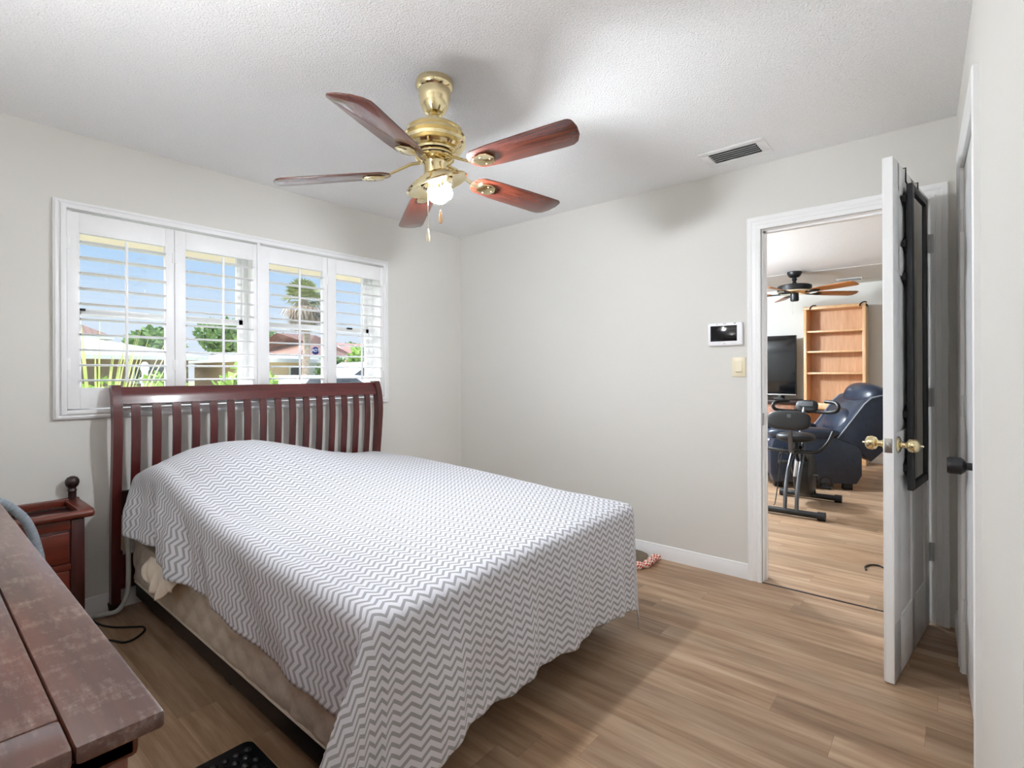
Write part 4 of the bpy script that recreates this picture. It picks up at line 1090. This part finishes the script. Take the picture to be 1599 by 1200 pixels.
# vents
def living_vent(x0, x1, y0, y1, z, n, lab, along):
    v_ = thing('ceiling_vent', lab, 'air vent', ((x0 + x1) / 2, (y0 + y1) / 2, z))
    mb = MB(); f = .022
    mb.box((x0 - f, y0 - f, z - .006), (x0, y1 + f, z)); mb.box((x1, y0 - f, z - .006), (x1 + f, y1 + f, z)); mb.box((x0, y0 - f, z - .006), (x1, y0, z)); mb.box((x0, y1, z - .006), (x1, y1 + f, z))
    mb.build('vent_frame', M['vent_white'], v_); MB().box((x0, y0, z - .0012), (x1, y1, z - .0003)).build('vent_back', M['dark_gap'], v_)
    for k in range(n):
        if along == 'y':
            x = lerp(x0, x1, (k + .5) / n); MB().box((-.012, y0, -.0007), (.012, y1, .0007), 0, Matrix.Translation((x, 0, z - .008)) @ Matrix.Rotation(radians(-35), 4, 'Y')).build('vent_slat', M['grey_metal'], v_)
        else:
            y = lerp(y0, y1, (k + .5) / n); MB().box((x0, -.007, -.0007), (x1, .007, .0007), 0, Matrix.Translation((0, y, z - .008)) @ Matrix.Rotation(radians(50), 4, 'X')).build('vent_slat', M['vent_white'], v_)
living_vent(4.76, 4.90, .43, .69, CZ, 9, 'ceiling air vent just beyond the doorway head', 'x')
living_vent(7.96, 8.09, .90, 1.14, CZ - .003, 4, 'small ceiling air vent near the far wall of the living room', 'y')

# exercise bike
bc = 1.055
bike = thing('exercise_bike', 'folding black exercise bike with a backrest in the living room', 'exercise bike', (5.28, bc, 0))
for nm, x, y0, y1 in (('rear_stabilizer', 4.90, .825, 1.30), ('front_stabilizer', 5.69, .82, 1.29)):
    s = MB().tube([(x, y0, .038), (x, y1, .038)], .026, 16).build(nm, M['black'], bike)
    for y in (y0, y1): MB().tube([(x, y - .028, .036), (x, y + .028, .036)], .036, 16).build('end_cap', M['leather_black'], s)
for dy in (.045, -.045):
    MB().tube(smooth_path([(4.90, bc + dy, .05), (4.93, bc + dy, .20), (5.02, bc + dy, .36), (5.16, bc + dy * .9, .50), (5.30, bc + dy * .5, .64)], 6), .0165, 12).build('frame_tube', M['steel_grey'], bike)
    MB().tube(smooth_path([(5.69, bc + dy * .8, .05), (5.58, bc + dy * .8, .24), (5.38, bc + dy * .8, .40), (5.14, bc + dy * .6, .56)], 6), .0165, 12).build('frame_tube', M['black_metal'], bike)
MB().tube([(5.24, bc, .55), (5.32, bc, .72), (5.44, bc - .005, .89)], .019, 12).build('mast', M['steel_grey'], bike)
MB().tube([(5.10, bc, .50), (5.10, bc, .62)], .024, 12).build('seat_tube', M['black_metal'], bike)
mb = MB(); mb.pillow((5.10, bc, .655), (.27, .30, .085), 2.8, 28); mb.build('seat', M['leather_black'], bike)
mb = MB(); mb.pillow((0, 0, 0), (.06, .335, .165), 3.2, 28, Matrix.Translation((4.885, bc + .01, .815)) @ Matrix.Rotation(radians(8), 4, 'Y')); mb.build('backrest', M['leather_black'], bike)
mb = MB(); mb.box((-.009, -.017, -.20), (.009, .017, .13), .006, Matrix.Translation((4.885, bc, .74)) @ Matrix.Rotation(radians(-10), 4, 'Y')); mb.tube([(4.92, bc, .55), (5.08, bc, .54)], .017, 10); mb.build('backrest_post', M['steel_grey'], bike)
hb = MB().tube(smooth_path([(5.20, bc + .29, .70), (5.12, bc + .275, .62), (5.03, bc + .22, .555), (5.0, bc + .10, .54), (5.0, bc - .10, .54), (5.03, bc - .19, .555), (5.10, bc - .245, .62), (5.17, bc - .275, .71)], 6), .0155, 12).build('side_handle', M['black'], bike)
MB().pillow((5.455, bc - .02, .905), (.05, .185, .125), 3.4, 24, rotated(24, 'Y', (5.455, bc, .905))).build('console', M['black'], bike)
MB().box((5.424, bc - .075, .895), (5.432, bc + .035, .945), .003, rotated(24, 'Y', (5.455, bc, .905))).build('display', M['steel_grey'], bike)
for s in (1, -1):
    MB().tube(smooth_path([(5.45, bc - .02 + s * .05, .862), (5.42, bc - .02 + s * .17, .860), (5.37, bc - .02 + s * .245, .875), (5.36, bc - .02 + s * .265, .915), (5.40, bc - .02 + s * .235, .948), (5.46, bc - .02 + s * .15, .955)], 6), .0165, 12).build('handlebar', M['black'], bike)
mb = MB(); mb.prism([(5.47 + .20 * cos(radians(a)) * (1 if a < 180 else 1), .27 + .20 * sin(radians(a))) for a in range(0, 360, 12)], bc - .065, bc + .065, 'y', bev=.025); mb.build('flywheel_housing', M['black'], bike)
for s, (px_, pz) in ((-1, (5.52, .165)), (1, (5.42, .375))):
    c_ = MB().tube([(5.47, bc + s * .065, .27), (5.47, bc + s * .10, .27), (px_, bc + s * .11, pz)], .012, 10).build('crank', M['steel_grey'], bike)
    MB().box((px_ - .05, bc + s * .12, pz - .014), (px_ + .05, bc + s * .21, pz + .012), .006).build('pedal', M['black'], c_)
    MB().tube(smooth_path([(px_ - .02, bc + s * .12, pz), (px_ - .02, bc + s * .125, pz + .07), (px_ - .01, bc + s * .165, pz + .095), (px_, bc + s * .205, pz + .07), (px_, bc + s * .21, pz)], 5), .008, 8, flat=.5).build('pedal_strap', M['black'], c_)
MB().tube(smooth_path([(5.06, bc + .09, .56), (5.03, bc + .11, .40), (5.0, bc + .12, .25), (4.95, bc + .13, .10), (4.92, bc + .135, .07)], 6), .0045, 8).build('tension_cord', M['black'], bike)
MB().tube([(5.16, bc, .43), (5.13, bc + .01, .30)], .018, 10).build('folding_strut', M['nickel'], bike)

# recliner, its near side towards the door
RO = (6.35, .73, 0); ra = atan2(.897, -.442)
rc = thing('recliner', 'navy leather recliner armchair behind the exercise bike', 'armchair', RO, ra)
LR_ = WM[rc]
def side(y0, y1, nm):
    MB().prism([(.02, .07), (.80, .06), (.835, .16), (.84, .40), (.80, .52), (.70, .56), (.20, .545), (.02, .47), (-.03, .40), (-.03, .16)], y0, y1, 'y', LR_, bev=.022).build(nm, M['leather'], rc)
side(-.19, 0, 'side_panel'); side(-.95, -.76, 'side_panel')
for yc in (-.10, -.855):
    mb = MB(); mb.pillow((.50, yc, .575), (.70, .23, .13), 3.2, 28, LR_); mb.build('arm_pad', M['leather'], rc)
mb = MB(); mb.pillow((.52, -.475, .44), (.72, .60, .20), 3.2, 32, LR_); mb.build('seat_cushion', M['leather'], rc)
mb = MB(); mb.box((.80, -.76, .08), (.86, -.19, .42), .03, LR_, 3); mb.build('footrest', M['leather'], rc)
wing = [(.20, .52), (.09, .68), (-.05, .89), (-.12, .955), (-.22, .985), (-.43, .965), (-.42, .80), (-.26, .44), (-.12, .30), (0, .40)]
MB().prism(wing, -.86, -.08, 'y', LR_, bev=.02).build('backrest', M['leather'], rc)
for ya, yb in ((-.13, -.02), (-.93, -.82)):
    wg = MB().prism(wing, ya, yb, 'y', LR_, bev=.025).build('back_wing', M['leather'], rc)
    yy_ = yb if ya > -.5 else ya
    MB().tube([LR_ @ Vector((x, yy_ - .004 * (1 if ya > -.5 else -1), z)) for x, z in [(.195, .53), (.085, .685), (-.055, .892), (-.12, .957), (-.22, .985)]], .007, 8).build('piping', M['piping'], wg)
mb = MB(); mb.pillow((.02, -.475, .66), (.24, .66, .34), 2.6, 28, LR_ @ rotated(-20, 'Y', (.02, -.475, .66))); mb.build('lumbar_cushion', M['leather'], rc)
mb = MB(); mb.pillow((-.24, -.475, .95), (.34, .76, .29), 2.5, 32, LR_ @ rotated(-24, 'Y', (-.24, -.475, .95))); mb.build('headrest', M['leather'], rc)
for x, y in ((.08, -.1), (.74, -.1), (.08, -.85), (.74, -.85)): MB().box((x - .04, y - .04, 0), (x + .04, y + .04, .075), .004, LR_).build('chair_foot', M['black'], rc)
cb = MB().tube(smooth_path([(3.95, .33, .006), (3.98, .36, .006), (3.96, .40, .006), (3.90, .42, .006), (3.84, .41, .006)], 6), .005, 8).build('floor_cable', M['cord']); tag(cb, 'short black cable end on the living room floor by the door edge', 'cable')

# ================================================================== outside the windows
GZ = -0.25
struct('ground', MB().box((-60, YO, GZ - .2), (90, 120, GZ)), M['lawn'], label='sunny lawn outside')
struct('bounce_slab', MB().box((-3, YO + .01, GZ - .05), (14, 8.6, GZ + .012)), M['asphalt'], label='unseen pale slab added to bounce light into the window')  # unseen slab added so less green light bounces up onto the louvers
struct('street', MB().box((-60, 15.5, GZ - .1), (90, 22, GZ + .01)), M['asphalt'], label='pale street across the lawn')
def house(label, x0, x1, y0, y1, eave, ridge, wall, roofm, over=.5, hip=True, wins=(), ridge_in=None):
    h = thing('house', label, 'house', ((x0 + x1) / 2, (y0 + y1) / 2, GZ), group='houses across the street')
    MB().box((x0, y0, GZ), (x1, y1, eave)).build('house_wall', wall, h)
    a0, a1, b0, b1 = x0 - over, x1 + over, y0 - over, y1 + over; ym = (y0 + y1) / 2; k = (ridge_in if ridge_in is not None else (y1 - y0) / 2) if hip else 0
    V_ = [(a0, b0, eave), (a1, b0, eave), (a1, b1, eave), (a0, b1, eave), (a0 + k, ym, ridge), (a1 - k, ym, ridge)]
    V_ += [(p[0], p[1], p[2] - .16) for p in V_[:4]]
    mb = MB(); mb._add(V_, [(0, 1, 5, 4), (1, 2, 5), (2, 3, 4, 5), (3, 0, 4), (0, 6, 7, 1), (1, 7, 8, 2), (2, 8, 9, 3), (3, 9, 6, 0), (6, 7, 8, 9)])
    r_ = mb.build('house_roof', roofm, h, flat=True)
    mb = MB(); mb.box((a0, b0 - .03, eave - .18), (a1, b0, eave + .02)); mb.build('fascia', M['white_stucco'], h)
    for wx0, wx1, wz0, wz1, nm in wins:
        f_ = MB().box((wx0, y0 - .05, wz0), (wx1, y0 + .02, wz1)).build(nm, M['white_stucco'] if nm != 'front_door' else M['fence_wood'], h)
        if nm == 'house_window': MB().box((wx0 + .1, y0 - .07, wz0 + .1), (wx1 - .1, y0 - .04, wz1 - .1)).build('pane', M['car_glass'], f_)
    return h
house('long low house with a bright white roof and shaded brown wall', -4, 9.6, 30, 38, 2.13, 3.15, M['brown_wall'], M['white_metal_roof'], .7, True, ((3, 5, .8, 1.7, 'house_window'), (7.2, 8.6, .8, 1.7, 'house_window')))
house('tan house with a white roof beside the white roofed house', 11.2, 14.6, 27, 34, 2.02, 2.45, M['tan_stucco'], M['white_metal_roof'], .6, True, ((11.6, 12.2, GZ, 1.6, 'front_door'), (13.4, 14.3, .9, 1.7, 'house_window')))
house('white house with a brown tile roof behind the palm trunk', 16.2, 19.2, 31, 38, 2.35, 4.0, M['white_stucco'], M['brown_tiles'], .6, True, ((17, 18.2, .9, 1.8, 'house_window'),))
house('house with a salmon tile roof at the right of the window', 20.8, 30, 31.5, 40, 2.1, 3.6, M['tan_stucco'], M['salmon_tiles'], .7, True, ((23, 25.5, GZ, 1.7, 'garage_door'),), 1.2)
house('far house whose brown hip roof rises at the left', -4, 8.7, 44, 52, 3.8, 6.2, M['white_stucco'], M['brown_tiles'], .7, True)
fe = thing('fence', 'low weathered board fence below the palm tree', 'fence', (16, 24.5, GZ))
for k in range(24): MB().box((14.0 + k * .23, 24.4, GZ), (14.0 + k * .23 + .21, 24.43, 1.55), .004).build('fence_board', M['fence_wood'], fe)
for z in (.1, .85): MB().box((14.0, 24.43, z), (19.5, 24.48, z + .09)).build('fence_rail', M['fence_wood'], fe)

def leaves(mb, n, centre, rad, size, rnd, flat=.0, up=0.3):
    for _ in range(n):
        d = Vector((rnd.gauss(0, 1), rnd.gauss(0, 1), rnd.gauss(0, 1))).normalized()
        r = rnd.uniform(.55, 1.0); c = Vector(centre) + Vector((d.x * rad[0], d.y * rad[1], d.z * rad[2])) * r
        a = Vector((rnd.uniform(-1, 1), rnd.uniform(-1, 1), rnd.uniform(-.6, 1) * .8 + up)).normalized(); b_ = a.cross(d + Vector((.01, .02, .03))).normalized()
        L = size * rnd.uniform(.6, 1.4); w_ = L * .32
        p = [c - b_ * w_ * .3, c + a * L * .45 - b_ * w_, c + a * L, c + a * L * .45 + b_ * w_]
        vs = [mb.bm.verts.new(q) for q in p]; mb.bm.faces.new(vs)
def shrub(label, x, y, z0, top, rx, n, size, mat, seed, group='leafy shrubs below the window'):
    rnd = random.Random(seed); s = thing('shrub', label, 'shrub', (x, y, GZ), group=group)
    mb = MB(); leaves(mb, n, (x, y, (z0 + top) / 2), (rx, rx * .7, (top - z0) / 2), size, rnd, up=.5); mb.build('foliage', mat, s, recalc=False)
    mb = MB()
    for k in range(6): mb.tube([(x, y, GZ), (x + rnd.uniform(-.5, .5) * rx, y + rnd.uniform(-.4, .4) * rx, lerp(z0, top, .7))], [.02, .006], 6)
    mb.build('stem', M['trunk'], s)
shrub('bright green shrub below the middle of the left shutter', 1.66, 5.9, .3, 1.24, .26, 1300, .085, M['leaf'], 3)
shrub('leafy shrub under the second shutter', 2.3, 5.5, .2, 1.32, .38, 1700, .09, M['leaf'], 5)
shrub('yellow green shrub between the spiky plant and the garden post', 1.36, 6.6, .3, 1.16, .28, 800, .08, M['leaf'], 8)
shrub('low bush in front of the tan house', 9.6, 22.6, GZ, 1.1, 1.2, 900, .3, M['leaf'], 11, 'bushes across the street')
shrub('round bush beside the white roofed house', 16.5, 28.0, GZ, 2.4, .9, 800, .3, M['leaf_dark'], 12, 'bushes across the street')
# spiky plant
ag = thing('spiky_plant', 'tall spiky plant with pale blade leaves at the left of the window', 'plant', (.98, 5.0, GZ))
rnd = random.Random(4); mb = MB()
for k in range(70):
    a = rnd.uniform(0, 2 * pi); tlt = rnd.uniform(.10, .55); L = rnd.uniform(1.55, 2.15) * (1 - .35 * tlt); w_ = rnd.uniform(.012, .022)
    prev = None
    for j in range(7):
        t = j / 6; r_ = L * t * sin(tlt * (0.5 + .8 * t)); z = GZ + L * t * cos(tlt * (.5 + .8 * t))
        c = Vector((.98 + cos(a) * r_ * .9, 5.0 + sin(a) * r_ * .6, z)); s = Vector((-sin(a), cos(a), 0)) * w_ * (1 - t) ** .5
        cur = [mb.bm.verts.new(c - s), mb.bm.verts.new(c + s)]
        if prev: mb.bm.faces.new((prev[0], prev[1], cur[1], cur[0]))
        prev = cur
mb.build('blade_leaves', M['grass_blade'], ag, recalc=False)
gp = thing('garden_post', 'slim white garden post with a rounded cap seen through the left shutter', 'garden post', (1.80, 7.0, GZ))
MB().lathe([(0, GZ), (.035, GZ), (.035, 1.12), (.05, 1.14), (.05, 1.19), (.03, 1.20), (.032, 1.26), (.045, 1.29), (.04, 1.34), (.02, 1.37), (0, 1.375)], 20, None, (1.80, 7.0, 0)).build('post', M['white'], gp)
def tree(label, x, y, h, r, seed, mat='leaf_dark', n=1500):
    rnd = random.Random(seed); t = thing('tree', label, 'tree', (x, y, GZ), group='trees behind the houses')
    mb = MB()
    for k in range(5):
        c = (x + rnd.uniform(-.6, .6) * r, y + rnd.uniform(-.4, .4) * r, h - r * .75 + rnd.uniform(-.3, .25) * r)
        leaves(mb, n // 5, c, (r * .62, r * .6, r * .52), .45, rnd)
    mb.build('crown', M[mat], t, recalc=False)
    MB().tube([(x, y, GZ), (x + .1, y, h * .4), (x, y + .1, h - r * .8)], [.28, .2, .12], 10).build('trunk', M['trunk'], t)
tree('leftmost green tree behind the white roofs', 12.2, 43, 4.9, 1.9, 21)
tree('tallest green tree behind the white roofs', 16.6, 46, 5.8, 2.2, 22)
tree('right green tree behind the white roofs', 21.2, 48, 5.3, 2.1, 23)
tree('green tree behind the salmon roof, seen through the rightmost shutter', 28.2, 45, 4.3, 2.4, 24)
tree('bushy tree in front of the brown roof', 19.4, 28.6, 2.9, 1.2, 25, 'leaf')
# palm with a skirt of dry fronds
PXp, PYp = 13.35, 25.0
pm = thing('palm_tree', 'tall palm tree with a shaggy skirt of dry fronds', 'palm tree', (PXp, PYp, GZ))
MB().tube(smooth_path([(PXp - .15, PYp, GZ), (PXp - .05, PYp, 1.5), (PXp + .02, PYp, 3.2), (PXp - .12, PYp, 5.1)], 6), [.20 - .003 * k for k in range(19)], 12).build('trunk', M['trunk'], pm)
def fronds(n, elev, L, mat, nm, seed, droop):
    rnd = random.Random(seed); mb = MB(); c0 = Vector((PXp - .12, PYp, 5.0))
    for k in range(n):
        a = rnd.uniform(0, 2 * pi); e0 = radians(rnd.uniform(*elev)); l = L * rnd.uniform(.75, 1.1); tip = None
        d = Vector((cos(a) * cos(e0), sin(a) * cos(e0), sin(e0))); base_ = c0 + d * .1; fan_c = c0 + d * l * .45; fan_c.z -= droop * .25
        mb.tube([base_, fan_c], [.03, .02], 5)
        s = d.cross(Vector((0, 0, 1))).normalized(); u = s.cross(d)
        for j in range(13):
            b_ = radians(-75 + 150 * j / 12 + rnd.uniform(-5, 5)); dd = (d * cos(b_) + s * sin(b_)).normalized()
            p1 = fan_c + dd * l * .34; p2 = fan_c + dd * l * .58 - Vector((0, 0, droop * .35 + .05)); w_ = u.cross(dd).normalized() * .05
            q = [mb.bm.verts.new(p) for p in (fan_c, p1 - w_, p2, p1 + w_)]; mb.bm.faces.new(q)
    mb.build(nm, M[mat], pm, recalc=False)
fronds(34, (-5, 80), 1.25, 'palm_green', 'green_fronds', 31, .3); fronds(42, (-75, -15), 1.25, 'palm_dead', 'dry_fronds', 32, .8)
# vehicles
def car(label, x, y, L, Hh, ground, van=False):
    c = thing('van' if van else 'car', label, 'van' if van else 'car', (x, y, GZ))
    z = GZ + .28; w_ = 1.8
    if van: prof = [(0, z), (L, z), (L, z + .75), (L - .25, z + .95), (L - .95, Hh - .12), (L - 1.2, Hh), (.15, Hh), (0, Hh - .2)]
    else: prof = [(0, z), (L, z), (L, z + .45), (L - .9, z + .58), (L - 1.6, Hh - .04), (L - 2.0, Hh), (1.0, Hh), (.45, z + .62), (0, z + .55)]
    prof = [(L - p[0], p[1]) for p in prof] if van else prof
    MB().prism([(x + p[0], p[1]) for p in prof], y, y + w_, 'y', bev=.06).build('body', M['car_paint'], c)
    if van: gl_ = [(L - 1.15, Hh - .25), (L - .45, z + .98), (L - 1.5, z + .98), (L - 1.5, Hh - .25)]
    else: gl_ = [(1.05, Hh - .08), (L - 2.05, Hh - .08), (L - 1.25, z + .62), (.65, z + .62)]
    gl_ = [(L - p[0], p[1]) for p in gl_] if van else gl_
    MB().prism([(x + p[0], p[1]) for p in gl_], y - .012, y + w_ + .012, 'y').build('side_window', M['car_glass'], c)
    for wx in (.8, L - .8):
        for yy_ in (y - .02, y + w_ - .18):
            MB().lathe([(0, 0), (.30, 0), (.32, .03), (.32, .17), (.30, .20), (0, .20)], 24, Matrix.Translation((x + wx, yy_ + .2, GZ + .33)) @ Matrix.Rotation(radians(90), 4, 'X')).build('wheel', M['black'], c)
struct('driveway', MB().box((5.2, 9.0, GZ - .05), (14.5, 15.6, GZ + .012)), M['asphalt'], label='pale driveway')
car('white sedan parked outside, its roof just above the headboard', 5.55, 12.2, 4.4, 1.20, GZ)
car('white van parked at the right of the view through the rightmost shutter', 11.0, 18.2, 4.6, 1.72, GZ, True)
